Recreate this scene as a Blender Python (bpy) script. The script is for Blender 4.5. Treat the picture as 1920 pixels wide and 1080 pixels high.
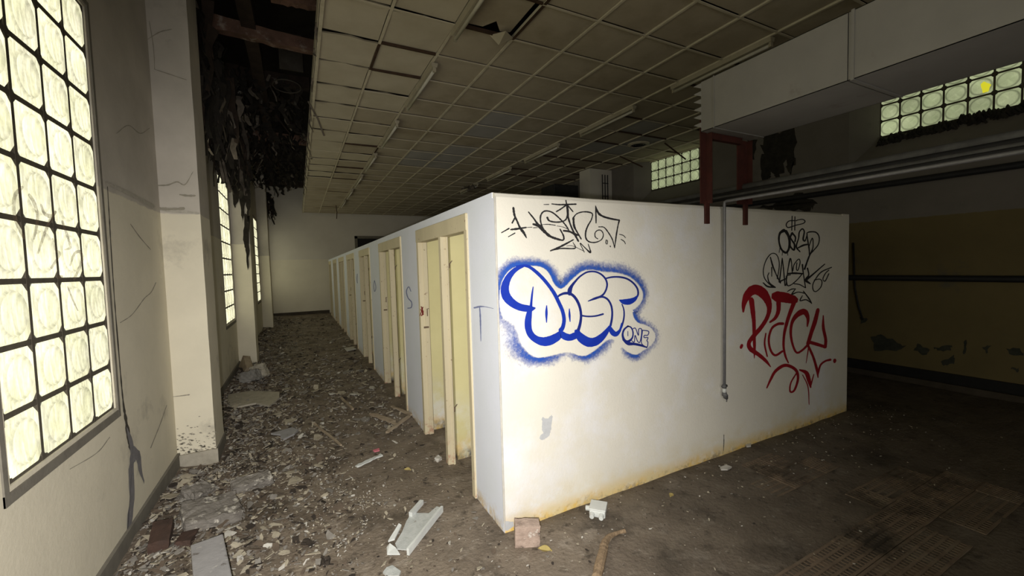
import bpy, bmesh, math, random
import numpy as np
from mathutils import Matrix, Vector, noise
for o in list(bpy.data.objects): bpy.data.objects.remove(o)
scene = bpy.context.scene
COL = scene.collection
rnd = random.Random(7)

# ------------------------------------------------------------------ camera
F, CAMZ = 776.0, 1.60                      # focal length in pixels of a 1920x1080 frame, lens height
def _axes(v1=(558, 511), v2=(2466, 457)):  # vanishing points of the corridor and of the cross walls
    d1 = Vector((v1[0]-960, v1[1]-540, F)).normalized()
    d2 = Vector((v2[0]-960, v2[1]-540, F)); d2 = (d2 - d1*d1.dot(d2)).normalized()
    return d2, d1, d2.cross(d1)
AX = _axes()
def ray(px, py):
    v = Vector((px-960, py-540, F)); return Vector((AX[0].dot(v), AX[1].dot(v), AX[2].dot(v)))
def hit(px, py, axis, val):
    d = ray(px, py); c = (0, 0, CAMZ); t = (val-c[axis])/d[axis]
    return Vector((0, 0, CAMZ)) + d*t
def onX(v): return lambda px, py: hit(px, py, 0, v)
def onY(v): return lambda px, py: hit(px, py, 1, v)
def onZ(v): return lambda px, py: hit(px, py, 2, v)
cam_d = bpy.data.cameras.new('camera'); cam = bpy.data.objects.new('camera', cam_d); COL.objects.link(cam)
cam_d.sensor_width = 36; cam_d.lens = F/1920*36; cam_d.clip_start = 0.02; cam_d.clip_end = 200
rx = Vector((AX[0][0], AX[1][0], AX[2][0])); ry = -Vector((AX[0][1], AX[1][1], AX[2][1])); rz = -Vector((AX[0][2], AX[1][2], AX[2][2]))
m = Matrix((rx, ry, rz)).transposed().to_4x4(); m.translation = (0, 0, CAMZ); cam.matrix_world = m
scene.camera = cam

# ------------------------------------------------------------------ light
W = bpy.data.worlds.new('world'); scene.world = W; W.use_nodes = True
W.node_tree.nodes['Background'].inputs[0].default_value = (0.85, 0.93, 1.0, 1)
W.node_tree.nodes['Background'].inputs[1].default_value = 1.2
vs = scene.view_settings; vs.view_transform = 'Standard'; vs.look = 'None'; vs.gamma = 1; vs.use_curve_mapping = False
vs.exposure = 0.42
GLASS_L, GLASS_R = 1.24, 0.44              # daylight coming through the glass blocks, left and right
def light(name, kind, loc, target, power, color, **k):
    d = bpy.data.lights.new(name, kind); d.energy = power; d.color = color
    for a, b in k.items(): setattr(d, a, b)
    o = bpy.data.objects.new(name, d); COL.objects.link(o); o.location = loc
    o.rotation_euler = (Vector(target)-Vector(loc)).to_track_quat('-Z', 'Y').to_euler()
    return o
# the photographer's hand torch beside the lens
torch = light('hand_torch', 'SPOT', (-0.07, -0.03, 1.55), (0.45, 2.4, 0.58), 318, (1, 0.965, 0.91), spot_size=math.radians(112), spot_blend=1.0, shadow_soft_size=0.02)
# added fill light behind the camera, in place of an unseen entrance
rear_fill_light = light('rear_fill', 'AREA', (0.3, -4.3, 1.5), (0.3, 4, 1.7), 30, (1, 0.98, 0.93), shape='RECTANGLE', size=2.2, size_y=2.4)

# ------------------------------------------------------------------ materials
class NT:
    def __init__(s, name):
        s.m = bpy.data.materials.new(name); s.m.use_nodes = True; s.t = s.m.node_tree; s.b = s.t.nodes['Principled BSDF']
        s.geo = s.new('ShaderNodeNewGeometry').outputs['Position']; s.obj = s.new('ShaderNodeTexCoord').outputs['Object']
    def new(s, typ, **k):
        n = s.t.nodes.new(typ)
        for a, b in k.items(): setattr(n, a, b)
        return n
    def link(s, a, b): s.t.links.new(a, b)
    def noise(s, scale, detail=4, rough=.6, vec=None, stretch=None):
        n = s.new('ShaderNodeTexNoise'); n.inputs['Scale'].default_value = scale; n.inputs['Detail'].default_value = detail; n.inputs['Roughness'].default_value = rough
        v = vec or s.geo
        if stretch:
            mp = s.new('ShaderNodeMapping'); mp.inputs['Scale'].default_value = stretch; s.link(v, mp.inputs[0]); v = mp.outputs[0]
        s.link(v, n.inputs['Vector']); return n.outputs['Fac']
    def ramp(s, fac, lo, hi):
        r = s.new('ShaderNodeMapRange'); r.inputs[1].default_value = lo; r.inputs[2].default_value = hi; r.clamp = True; s.link(fac, r.inputs[0]); return r.outputs[0]
    def math(s, op, a, b=None):
        n = s.new('ShaderNodeMath', operation=op)
        for i, v in enumerate((a, b)):
            if v is None: continue
            if isinstance(v, (int, float)): n.inputs[i].default_value = v
            else: s.link(v, n.inputs[i])
        return n.outputs[0]
    def mix(s, fac, a, b):
        n = s.new('ShaderNodeMix', data_type='RGBA')
        for i, v in ((0, fac), (6, a), (7, b)):
            if isinstance(v, (int, float)): n.inputs[i].default_value = v
            elif isinstance(v, tuple): n.inputs[i].default_value = (*v, 1)
            else: s.link(v, n.inputs[i])
        return n.outputs[2]
    def sep(s, v=None):
        n = s.new('ShaderNodeSeparateXYZ'); s.link(v or s.geo, n.inputs[0]); return n.outputs
    def bump(s, h, strength, dist=.01):
        n = s.new('ShaderNodeBump'); n.inputs['Strength'].default_value = strength; n.inputs['Distance'].default_value = dist
        s.link(h, n.inputs['Height']); s.link(n.outputs[0], s.b.inputs['Normal'])
    def col(s, c):
        if isinstance(c, tuple): s.b.inputs['Base Color'].default_value = (*c, 1)
        else: s.link(c, s.b.inputs['Base Color'])
    def rough(s, r):
        if isinstance(r, (int, float)): s.b.inputs['Roughness'].default_value = r
        else: s.link(r, s.b.inputs['Roughness'])
MATS = {}
def M(name, c1, c2=None, scale=5, rough=.85, bump=0, bscale=60, bdist=.004, metal=0, layers=(), local=False, stretch=None, split=None, spec=.3):
    """base noise mix + stain layers (colour, scale, low, high[, zmin, zmax]); split = (z, lower1, lower2): two-tone wall paint"""
    n = NT(name); vec = n.obj if local else n.geo
    c = n.mix(n.ramp(n.noise(scale, 5, .6, vec, stretch), .3, .7), c1, c2 or tuple(x*.8 for x in c1))
    if split:
        z0, l1, l2 = split
        low = n.mix(n.ramp(n.noise(scale*1.3, 5, .6, vec), .3, .7), l1, l2)
        zz = n.math('ADD', n.sep()[2], n.math('MULTIPLY', n.noise(9, 3), .03))
        c = n.mix(n.ramp(zz, z0+.012, z0+.022), low, c)
    for L in layers:
        f = n.ramp(n.noise(L[1], 6, .65, vec), L[2], L[3])
        if len(L) > 4:
            f = n.math('MULTIPLY', f, n.ramp(n.math('ADD', n.sep()[2], n.math('MULTIPLY', n.math('SUBTRACT', n.noise(14, 3), .5), .10)), L[5], L[4]))
        c = n.mix(f, c, L[0])
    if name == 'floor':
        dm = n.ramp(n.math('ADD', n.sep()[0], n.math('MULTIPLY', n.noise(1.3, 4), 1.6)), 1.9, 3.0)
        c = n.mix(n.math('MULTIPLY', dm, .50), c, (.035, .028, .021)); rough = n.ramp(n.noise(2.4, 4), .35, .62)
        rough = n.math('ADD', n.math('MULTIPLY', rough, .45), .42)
    n.col(c); n.rough(rough); n.b.inputs['Metallic'].default_value = metal; n.b.inputs['Specular IOR Level'].default_value = spec
    if bump: n.bump(n.noise(bscale, 4, .6, vec), bump, bdist)
    MATS[name] = n.m; return n.m

M('wall_left', (.60, .555, .49), (.47, .435, .38), 2.2, bump=.35, bscale=30, split=(2.10, (.79, .735, .59), (.71, .66, .53)), layers=[((.25, .23, .2), 1.7, .60, .85), ((.42, .43, .46), 2.5, .6, .8, 0.05, 0.5)])
M('wall_end', (.74, .70, .64), (.66, .62, .56), 1.2, bump=.2, split=(2.08, (.83, .78, .66), (.76, .71, .60)), layers=[((.2, .18, .16), 3, .5, .75, 0, .22)])
M('wall_right', (.23, .21, .195), (.18, .165, .15), 1.6, bump=.3, split=(2.06, (.19, .15, .07), (.16, .127, .06)), layers=[((.1, .1, .09), 2.4, .62, .8)])
M('block_end', (.80, .765, .68), (.74, .71, .64), 1.8, bump=.55, bscale=75, bdist=.003, layers=[((.82, .82, .86), 1.4, .52, .72), ((.74, .50, .13), 16, .22, .5, .0, .11), ((.70, .58, .32), 7, .42, .68, .02, .24), ((.34, .27, .17), 20, .5, .65, 0, .06)])
M('block_front', (.78, .81, .94), (.74, .78, .86), 2.0, bump=.4, bscale=70, bdist=.003, layers=[((.62, .45, .2), 16, .4, .62, .0, .12), ((.34, .27, .17), 20, .5, .65, 0, .05)])
M('cubicle_yellow', (.74, .68, .37), (.68, .62, .33), 3, bump=.2, layers=[((.80, .79, .74), 4, .40, .60, .12, .6), ((.72, .50, .16), 10, .38, .58, .02, .24), ((.08, .07, .06), 9, .35, .55, 0, .1)])
M('cream_wood', (.66, .585, .41), (.57, .50, .345), 5, .6, bump=.3, bscale=40, stretch=(1, 1, .15), layers=[((.24, .15, .09), 26, .63, .70), ((.45, .25, .17), 18, .5, .62, 0, .25)])
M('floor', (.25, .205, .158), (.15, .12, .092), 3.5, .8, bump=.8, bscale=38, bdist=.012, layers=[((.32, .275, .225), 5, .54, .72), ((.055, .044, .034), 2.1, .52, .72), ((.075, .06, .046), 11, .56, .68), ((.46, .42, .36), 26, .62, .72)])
M('ceiling_tile', (.54, .475, .375), (.45, .39, .30), 2.3, .9, bump=.15, bscale=90, layers=[((.32, .255, .17), 1.1, .5, .8)])
M('ceiling_tile_pale', (.66, .60, .49), (.56, .50, .39), 2.5, .9, bump=.15, bscale=90)
M('ceiling_tile_grey', (.48, .46, .46), (.39, .375, .37), 2.5, .9)
M('rail_cream', (.76, .70, .56), (.58, .52, .40), 8, .6)
M('rail_rust', (.085, .048, .03), (.05, .03, .02), 15, .85)
M('deck', (.035, .028, .022), (.02, .016, .013), 6, .95, bump=.6)
M('timber_red', (.20, .115, .085), (.10, .06, .045), 7, .9, bump=.7, bscale=25, layers=[((.32, .27, .23), 9, .55, .7)])
M('timber_dark', (.05, .034, .026), (.025, .018, .014), 7, .95, bump=.7)
M('lath_dark', (.03, .025, .02), (.012, .010, .008), 9, .95, bump=.9, layers=[((.11, .098, .083), 16, .62, .74)])
M('torn_dark', (.07, .062, .052), (.045, .038, .03), 9, .95)
M('torn_pale', (.20, .17, .14), (.09, .075, .06), 12, .9, bump=.6)
M('duct_metal', (.36, .35, .345), (.29, .285, .28), 2, .55, bump=.08, bscale=20, metal=.25, layers=[((.2, .17, .14), 3, .62, .8)])
M('red_oxide', (.085, .024, .019), (.055, .018, .014), 12, .7, bump=.3)
M('pipe_grey', (.17, .17, .175), (.10, .10, .105), 12, .6, metal=.2)
M('pipe_dark', (.03, .03, .034), (.02, .02, .023), 10, .55)
M('pipe_bright', (.28, .28, .30), (.19, .19, .20), 15, .5, metal=.4)
M('black_band', (.018, .018, .02), (.012, .012, .013), 9, .6)
M('strip_brown', (.09, .073, .056), (.06, .048, .037), 9, .8)
M('mortar', (.115, .10, .075), (.08, .07, .055), 20, .9, bump=.4)
M('glass_rim', (.35, .37, .30), None, 9, .4)
M('frame_grey', (.22, .205, .17), (.17, .155, .13), 12, .9, bump=.3)
M('tube_white', (.62, .60, .53), (.55, .52, .44), 6, .4)
M('lamp_body', (.45, .41, .32), (.36, .32, .24), 6, .6)
M('concrete', (.37, .36, .37), (.30, .295, .30), 9, .9, bump=.5, bscale=50, layers=[((.5, .48, .46), 20, .6, .7), ((.13, .11, .1), 12, .62, .7)], local=True)
M('brick', (.085, .05, .038), (.055, .036, .029), 14, .9, bump=.7, local=True)
M('brick_broken', (.44, .34, .285), (.30, .225, .185), 20, .9, bump=1.0, bscale=40, bdist=.008, layers=[((.62, .57, .52), 16, .58, .66), ((.10, .08, .07), 22, .6, .68)], local=True)
M('mortar_lump', (.26, .24, .215), (.15, .135, .12), 9, .95, bump=1.0, bscale=30, bdist=.012, layers=[((.55, .52, .46), 13, .56, .64), ((.07, .06, .05), 10, .6, .7)], local=True)
M('plaster_pale', (.50, .46, .38), (.36, .33, .27), 14, .9, bump=.6, local=True)
M('plaster_white', (.58, .56, .52), (.44, .42, .38), 14, .9, bump=.5, local=True)
M('plaster_grey', (.30, .29, .27), (.20, .19, .175), 14, .9, bump=.5, local=True)
M('flake_cream', (.50, .45, .35), (.27, .235, .18), 14, .9, bump=.5, local=True)
M('flake_white', (.62, .60, .55), (.42, .40, .36), 14, .9, bump=.5, local=True)
M('flake_grey', (.28, .26, .235), (.18, .165, .145), 14, .9, bump=.5, local=True)
M('flake_brown', (.15, .115, .085), (.095, .073, .055), 14, .9, bump=.5, local=True)
M('flake_dark', (.055, .043, .034), (.03, .024, .02), 14, .9, local=True)
M('plastic_white', (.66, .68, .66), (.54, .56, .55), 9, .4, local=True)
M('plastic_clear', (.56, .58, .57), (.42, .44, .43), 30, .25, bump=.6, bscale=70, local=True, spec=.6)
M('plastic_pink', (.75, .22, .28), None, 9, .5)
M('bark', (.33, .24, .15), (.17, .115, .07), 18, .9, bump=1.0, bscale=30, local=True, stretch=(6, 6, 1))
M('wood_stick', (.40, .33, .24), (.27, .21, .15), 12, .85, bump=.4, local=True)
M('leaf_yellow', (.42, .34, .13), (.30, .23, .08), 14, .7, local=True)
M('tile_floor', (.21, .155, .108), (.135, .10, .072), 9, .75, bump=.4, layers=[((.20, .16, .115), 5, .5, .68), ((.035, .028, .021), 3, .5, .66)])
M('ink_black', (.018, .017, .02), (.03, .028, .03), 30, .6)
M('ink_blue', (.008, .03, .36), (.012, .045, .42), 9, .5)
M('ink_navy', (.014, .026, .22), None, 9, .5)
M('ink_pen', (.16, .19, .38), (.26, .29, .48), 30, .7)
M('ink_red', (.36, .013, .022), (.27, .01, .018), 6, .55)
M('crack', (.05, .043, .035), (.09, .08, .065), 20, .95)
M('crack_soft', (.27, .25, .20), (.36, .33, .27), 20, .95)
M('ledge', (.52, .49, .42), (.40, .37, .32), 25, .95, bump=.8)
M('cement_patch', (.235, .225, .235), (.17, .165, .175), 20, .95, bump=.5)
M('patch_grey', (.54, .55, .57), (.47, .48, .50), 30, .9, bump=.4)
M('mould', (.022, .02, .018), (.05, .045, .037), 12, .95, bump=.5)
M('peel', (.035, .04, .033), (.07, .07, .055), 12, .95, bump=.5)
M('iron_rust', (.20, .14, .09), (.10, .07, .05), 30, .8)
def glass(name, strength, c1, c2, ribs):
    n = NT(name); n.col((.16, .17, .13)); n.rough(.22)
    x, y, z = n.sep(n.obj)
    r = n.math('POWER', n.math('ADD', n.math('MULTIPLY', y, y), n.math('MULTIPLY', z, z)), .5)
    ring = n.math('MULTIPLY', n.ramp(r, .070, .083), n.ramp(r, .096, .087))
    ns = n.noise(26, 4, .6, n.obj, (1, 2.2, .35) if ribs else None); wob = n.noise(70, 3, .6, n.obj)
    dirt = n.noise(3.3, 3)
    v = n.math('ADD', n.math('MULTIPLY', n.ramp(ns, .3, .7), .42 if ribs else .12), n.math('MULTIPLY', n.ramp(wob, .3, .7), .12))
    v = n.math('ADD', v, n.math('MULTIPLY', n.ramp(dirt, .35, .65), .22))
    v = n.math('ADD', v, .30 if ribs else .5)
    v = n.math('MULTIPLY', v, n.math('SUBTRACT', 1.0, n.math('MULTIPLY', ring, .25 if ribs else .5)))
    oi = n.new('ShaderNodeObjectInfo'); v = n.math('MULTIPLY', v, n.math('ADD', n.math('MULTIPLY', oi.outputs['Random'], .28), .84))
    n.link(n.mix(n.ramp(n.noise(9, 3), .35, .65), c1, c2), n.b.inputs['Emission Color'])
    n.link(n.math('MULTIPLY', v, strength), n.b.inputs['Emission Strength'])
    n.bump(n.noise(45, 3, .6, n.obj, (1, 1.6, .4)), .5, .006)
    MATS[name] = n.m
glass('glass_left', GLASS_L, (.98, .93, .66), (.88, .85, .53), True)
glass('glass_right', GLASS_R, (.80, .88, .50), (.72, .82, .44), False)
def spray(name, color, speck=70, soft=False):
    n = NT(name); n.col(color); n.rough(.6)
    at = n.new('ShaderNodeAttribute'); at.attribute_name = 'cover'
    f = n.math('ADD', at.outputs['Fac'], n.math('MULTIPLY', n.math('SUBTRACT', n.noise(speck, 3, .7), .5), 0.9))
    f = n.ramp(f, .12, .95); f = n.math('MULTIPLY', f, n.ramp(at.outputs['Fac'], 0, .10))
    n.link(f, n.b.inputs['Alpha']); MATS[name] = n.m
spray('spray_blue', (.014, .085, .46)); spray('spray_brown', (.30, .22, .15), 40)

# ------------------------------------------------------------------ mesh helpers
class MB:
    def __init__(s): s.v = []; s.f = []; s.mi = []; s.a = []
    def add(s, vs, fs, mi=0):
        k = len(s.v); s.v += [tuple(v) for v in vs]; s.f += [tuple(i+k for i in f) for f in fs]; s.mi += [mi]*len(fs); return s
    def box(s, x0, x1, y0, y1, z0, z1, mi=0):
        vs = [(x, y, z) for x in (x0, x1) for y in (y0, y1) for z in (z0, z1)]
        return s.add(vs, [(0, 1, 3, 2), (4, 6, 7, 5), (0, 4, 5, 1), (2, 3, 7, 6), (0, 2, 6, 4), (1, 5, 7, 3)], mi)
    def prism(s, pts, d, mi=0):           # planar polygon extruded by vector d
        n = len(pts); a = [Vector(p) for p in pts]; b = [p+Vector(d) for p in a]
        return s.add(a+b, [tuple(range(n))[::-1], tuple(range(n, 2*n))]+[(i, (i+1) % n, n+(i+1) % n, n+i) for i in range(n)], mi)
    def tube(s, pts, r, seg=10, mi=0, caps=True):
        pts = [Vector(p) for p in pts]; rs = r if isinstance(r, (list, tuple)) else [r]*len(pts); vs = []; n = len(pts)
        for i, p in enumerate(pts):
            t = (pts[min(i+1, n-1)]-pts[max(i-1, 0)]).normalized()
            a = t.cross(Vector((0, 0, 1)) if abs(t.z) < .9 else Vector((0, 1, 0))).normalized(); b = t.cross(a)
            vs += [p+(a*math.cos(q)+b*math.sin(q))*rs[i] for q in (2*math.pi*k/seg for k in range(seg))]
        fs = [(i*seg+k, i*seg+(k+1) % seg, (i+1)*seg+(k+1) % seg, (i+1)*seg+k) for i in range(n-1) for k in range(seg)]
        if caps: fs += [tuple(range(seg))[::-1], tuple(range((n-1)*seg, n*seg))]
        return s.add(vs, fs, mi)
    def beam(s, p, q, w, h, mi=0, jit=0, n=1):   # rectangular bar from p to q
        p, q = Vector(p), Vector(q); t = (q-p).normalized(); a = t.cross(Vector((0, 0, 1)) if abs(t.z) < .95 else Vector((0, 1, 0))).normalized(); b = a.cross(t)
        vs = []
        for i in range(n+1):
            c = p+(q-p)*(i/n)
            vs += [c+a*(sx*w/2+rnd.uniform(-jit, jit))+b*(sy*h/2+rnd.uniform(-jit, jit)) for sx, sy in ((-1, -1), (1, -1), (1, 1), (-1, 1))]
        fs = [(i*4+k, i*4+(k+1) % 4, i*4+4+(k+1) % 4, i*4+4+k) for i in range(n) for k in range(4)]+[(3, 2, 1, 0), (n*4, n*4+1, n*4+2, n*4+3)]
        return s.add(vs, fs, mi)
    def make(s, name, mats, parent=None, smooth=False, origin=None):
        me = bpy.data.meshes.new(name); v = s.v
        if origin is not None: v = [tuple(Vector(p)-Vector(origin)) for p in v]
        me.from_pydata(v, [], s.f); me.validate()
        for mm in ([mats] if isinstance(mats, str) else mats): me.materials.append(MATS[mm])
        if len(s.mi) == len(me.polygons): me.polygons.foreach_set('material_index', s.mi)
        if smooth: me.polygons.foreach_set('use_smooth', [True]*len(me.polygons))
        bm = bmesh.new(); bm.from_mesh(me)
        if not s.a: bmesh.ops.recalc_face_normals(bm, faces=bm.faces)
        bm.to_mesh(me); bm.free()
        if s.a:
            at = me.attributes.new('cover', 'FLOAT', 'POINT'); at.data.foreach_set('value', s.a)
        o = bpy.data.objects.new(name, me); COL.objects.link(o)
        if origin is not None: o.location = origin
        if parent is not None:
            o.parent = parent
            if origin is not None: o.location = Vector(origin)-parent.location
            elif parent.location.length > 0: o.location = -parent.location
        return o
def bevel(o, w, seg=1):
    bm = bmesh.new(); bm.from_mesh(o.data); bmesh.ops.bevel(bm, geom=[e for e in bm.edges], offset=w, segments=seg, affect='EDGES', profile=.5, clamp_overlap=True); bm.to_mesh(o.data); bm.free(); return o
def T(o, label, cat, group=None):
    o['label'] = label; o['category'] = cat
    if group: o['group'] = group
    return o
def S(o, label=None):
    o['kind'] = 'structure'
    if label: o['label'] = label
    return o
def empty(name, loc=(0, 0, 0)):
    o = bpy.data.objects.new(name, None); COL.objects.link(o); o.location = loc; o.empty_display_size = .1; return o
def twin(src, name, loc, parent=None, rot=None):
    o = src.copy(); o.name = name; COL.objects.link(o); o.parent = parent; o.location = loc
    if rot is not None: o.rotation_euler = rot
    return o
def nz(x, y, z=0.): return noise.noise(Vector((x, y, z)))
def catmull(P, n=7):
    P = [np.array(p, float) for p in P]
    if len(P) < 3: return [P[0]+(P[-1]-P[0])*t for t in np.linspace(0, 1, n)]
    Q = [2*P[0]-P[1]]+P+[2*P[-1]-P[-2]]; out = []
    for i in range(1, len(Q)-2):
        for k in range(n):
            t = k/n; a, b, c, d = Q[i-1:i+3]
            out.append(.5*((2*b)+(c-a)*t+(2*a-5*b+4*c-d)*t*t+(3*b-a-3*c+d)*t**3))
    return out+[P[-1]]
def strokes(S_, conv, plane, nrm, jit=.06, n=7):
    """painted strokes [(x, y, width), ...] traced in picture coordinates, laid on a wall plane"""
    mb = MB(); nrm = Vector(nrm); lift = .0015
    for st in S_:
        sc = conv[2]; P = [(conv[0]+x/sc, conv[1]+y/sc, max(w/sc*1.12, .9)) for x, y, w in st]
        C = catmull(P, n); L = []
        for i, c in enumerate(C):
            d = C[min(i+1, len(C)-1)][:2]-C[max(i-1, 0)][:2]; d = d/(np.linalg.norm(d)+1e-9); L.append((c, d))
        c0, d0 = L[0]; c1, d1 = L[-1]
        L = [(np.array([*(c0[:2]-d0*c0[2]*.42), c0[2]*.45]), d0)]+L+[(np.array([*(c1[:2]+d1*c1[2]*.42), c1[2]*.45]), d1)]
        vs = []
        for c, d in L:
            nn = np.array([-d[1], d[0]]); h = c[2]/2*(1+rnd.uniform(-jit, jit))
            for sg in (1, -1):
                q = c[:2]+nn*h*sg; vs.append(plane(q[0], q[1])+nrm*lift)
        mb.add(vs, [(2*i, 2*i+1, 2*i+3, 2*i+2) for i in range(len(L)-1)]); lift += .00006
    return mb
def blob(pts, plane, nrm, conv=(0, 0, 1), jit=2.0, sub=6, lift=.002, mb=None):
    mb = mb or MB(); P = [np.array((conv[0]+x/conv[2], conv[1]+y/conv[2])) for x, y in pts]; R = []
    for i, p in enumerate(P):
        q = P[(i+1) % len(P)]
        for k in range(sub): R.append(p+(q-p)*k/sub+np.array([rnd.uniform(-jit, jit), rnd.uniform(-jit, jit)]))
    vs = [plane(*r)+Vector(nrm)*lift for r in R]; return mb.add(vs, [tuple(range(len(vs)))])

# ------------------------------------------------------------------ dimensions
XL, XR, YE, YB, ZC, ZT = -0.95, 7.10, 17.5, -4.5, 3.83, 5.0
BX, BY, BXR, BH, BYE = 1.03, 2.18, 5.0, 2.035, 16.6
def fh(x, y):                                # floor height: dirt, with rubble banked against the left wall
    b = .012*nz(x*1.3, y*1.3)+.008*nz(x*5, y*5, 3)
    k = max(0, min(1, (-0.28-x)/.6)); k = k*k*(3-2*k)
    e = max(0, min(1, (y-1.5)/1.2))
    b += e*k*(.055+.05*nz(x*2.2, y*1.1, 9)+.02*nz(x*9, y*9, 1))
    c = math.exp(-((x+.62)/.22)**2-((y-7.75)/.5)**2)*.11+math.exp(-((x+.55)/.2)**2-((y-3.75)/.35)**2)*.06
    return max(b+c, -.02)

# ------------------------------------------------------------------ floor
xs = np.concatenate([np.arange(-1.0, 1.6, .05), np.arange(1.6, 7.2, .14)]); ys = np.concatenate([np.arange(-4.6, 1, .2), np.arange(1, 9, .06), np.arange(9, 17.8, .14)])
mb = MB(); nx = len(xs)
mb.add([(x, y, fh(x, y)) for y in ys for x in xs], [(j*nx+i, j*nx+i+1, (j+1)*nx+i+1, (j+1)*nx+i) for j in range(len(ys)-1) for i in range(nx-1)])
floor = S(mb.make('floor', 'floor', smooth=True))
# small ribbed floor tiles showing through the dirt at the lower right
mb = MB(); mb.box(-.098, .098, -.098, .098, -.02, 0)
for i in range(5): mb.box(-.098, .098, -.098+i*.0455, -.084+i*.0455, 0, .006)
for i in range(4):
    for k in range(7): mb.box(-.096+k*.0295, -.090+k*.0295, -.0835+i*.0455, -.0535+i*.0455, 0, .005)
tile0 = mb.make('floor_tile', 'tile_floor', floor)
first = True
for poly in ([(1480, 1100), (1545, 1005), (1650, 975), (1780, 990), (1840, 1100)], [(1600, 930), (1690, 885), (1850, 895), (1920, 950), (1810, 985), (1690, 965)], [(1380, 900), (1450, 860), (1540, 850), (1560, 890), (1480, 930)]):
    P = [hit(px, py, 2, 0) for px, py in poly]; ang = -.0
    x0, x1 = min(p.x for p in P), max(p.x for p in P); y0, y1 = min(p.y for p in P), max(p.y for p in P)
    for i in range(int((x1-x0)/.2)+2):
        for j in range(int((y1-y0)/.2)+2):
            cx, cy = math.floor(x0/.2)*.2+i*.2+.1, math.floor(y0/.2)*.2+j*.2+.1
            ins = False
            for a in range(len(P)):
                p, q = P[a], P[a-1]
                if (p.y > cy) != (q.y > cy) and cx < (q.x-p.x)*(cy-p.y)/(q.y-p.y)+p.x: ins = not ins
            if not ins: continue
            loc = (cx, cy, sum(fh(cx+a, cy+b) for a in (-.08, .08) for b in (-.08, .08))/4+rnd.choice((.0, -.001, -.002, -.0045)))
            if first: tile0.location = loc; first = False
            else: twin(tile0, 'floor_tile', loc, floor, (rnd.uniform(-.01, .01), rnd.uniform(-.01, .01), 0))

# ------------------------------------------------------------------ walls
WL = [(-4.05, -3.08), (-2.5, -1.53), (-.95, .02), (.60, 1.57), (2.115, 3.085), (5.05, 6.02), (7.2, 8.17), (9.05, 10.02), (10.75, 11.72), (12.55, 13.52), (14.5, 15.47), (16.2, 17.17)]; WZ = (.865, 3.06)
def wall_with_openings(name, x0, x1, ya, yb, z1, openings, mat, wz):
    mb = MB(); y = ya
    for a, b in openings:
        mb.box(x0, x1, y, a, -.1, z1); mb.box(x0, x1, a, b, -.1, wz[0]); mb.box(x0, x1, a, b, wz[1], z1); y = b
    mb.box(x0, x1, y, yb, -.1, z1); return S(mb.make(name, mat))
wall_left = wall_with_openings('wall_left', XL-.28, XL, YB, YE, ZT, WL, 'wall_left', WZ)
mb = MB(); mb.box(XL-.28, XR+.5, YE, YE+.2, -.1, ZT); wall_end = S(mb.make('wall_end', 'wall_end'))
mb = MB(); mb.box(XL-.28, -.9, YB-.2, YB, -.1, ZT); mb.box(1.5, XR+.5, YB-.2, YB, -.1, ZT); mb.box(-.9, 1.5, YB-.2, YB, 2.75, ZT); mb.box(-.9, 1.5, YB-.35, YB-.22, -.1, 2.8); S(mb.make('wall_rear', 'wall_end'))
WR = [(1.31, 2.76), (5.40, 6.85)]; WRZ = (3.205, 3.828)
# right wall with deep window embrasures, sloping sills
mb = MB(); y = YB
for a, b in WR:
    mb.box(XR-.30, XR+.2, y, a-.22, -.1, ZT); mb.box(XR-.30, XR+.2, a-.22, b+.22, 3.86, ZT)
    mb.prism([(XR-.30, a-.22, -.1), (XR-.30, a-.22, 2.83), (XR, a-.22, WRZ[0]-.02), (XR+.2, a-.22, WRZ[0]-.02), (XR+.2, a-.22, -.1)], (0, b-a+.44, 0))
    for s, e in ((a-.22, a), (b+.22, b)):
        mb.prism([(XR-.30, s, 2.7), (XR+.2, s, 2.7), (XR+.2, e, 2.7), (XR, e, 2.7)], (0, 0, 1.2))
    y = b+.22
mb.box(XR-.30, XR+.2, y, YE, -.1, ZT)
wall_right = S(mb.make('wall_right', 'wall_right'))
XF = XR-.30                                    # room face of the right wall
# pillars on the left wall
for i, (y0, y1, x1) in enumerate(((4.24, 4.65, -.69), (8.28, 8.68, -.69), (13.75, 14.1, -.70))):
    mb = MB(); n = 34; prof = []
    for k in range(n+1):
        z = -.1+(ZT-.02+.1)*k/n; w = .02*max(0, 1-z/.2) if i == 0 else 0
        for (x, y) in ((XL-.02, y0-w*.5), (x1+w*.3, y0-w*.5), (x1+w*.3, y1), (XL-.02, y1)):
            prof.append((x+(.004*nz(z*3, i*7+x*9) if x > XL else 0), y+.003*nz(z*4, y, i), z))
    mb.add(prof, [(k*4+a, k*4+(a+1) % 4, k*4+4+(a+1) % 4, k*4+4+a) for k in range(n) for a in range(4)]+[(3, 2, 1, 0), (n*4, n*4+1, n*4+2, n*4+3)])
    S(mb.make('wall_pillar', 'wall_left'), ('cracked cream and grey pillar nearest the large window', 'second plaster pillar with dark peeling strip down its face', 'farthest plaster pillar before the end wall')[i])
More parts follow.
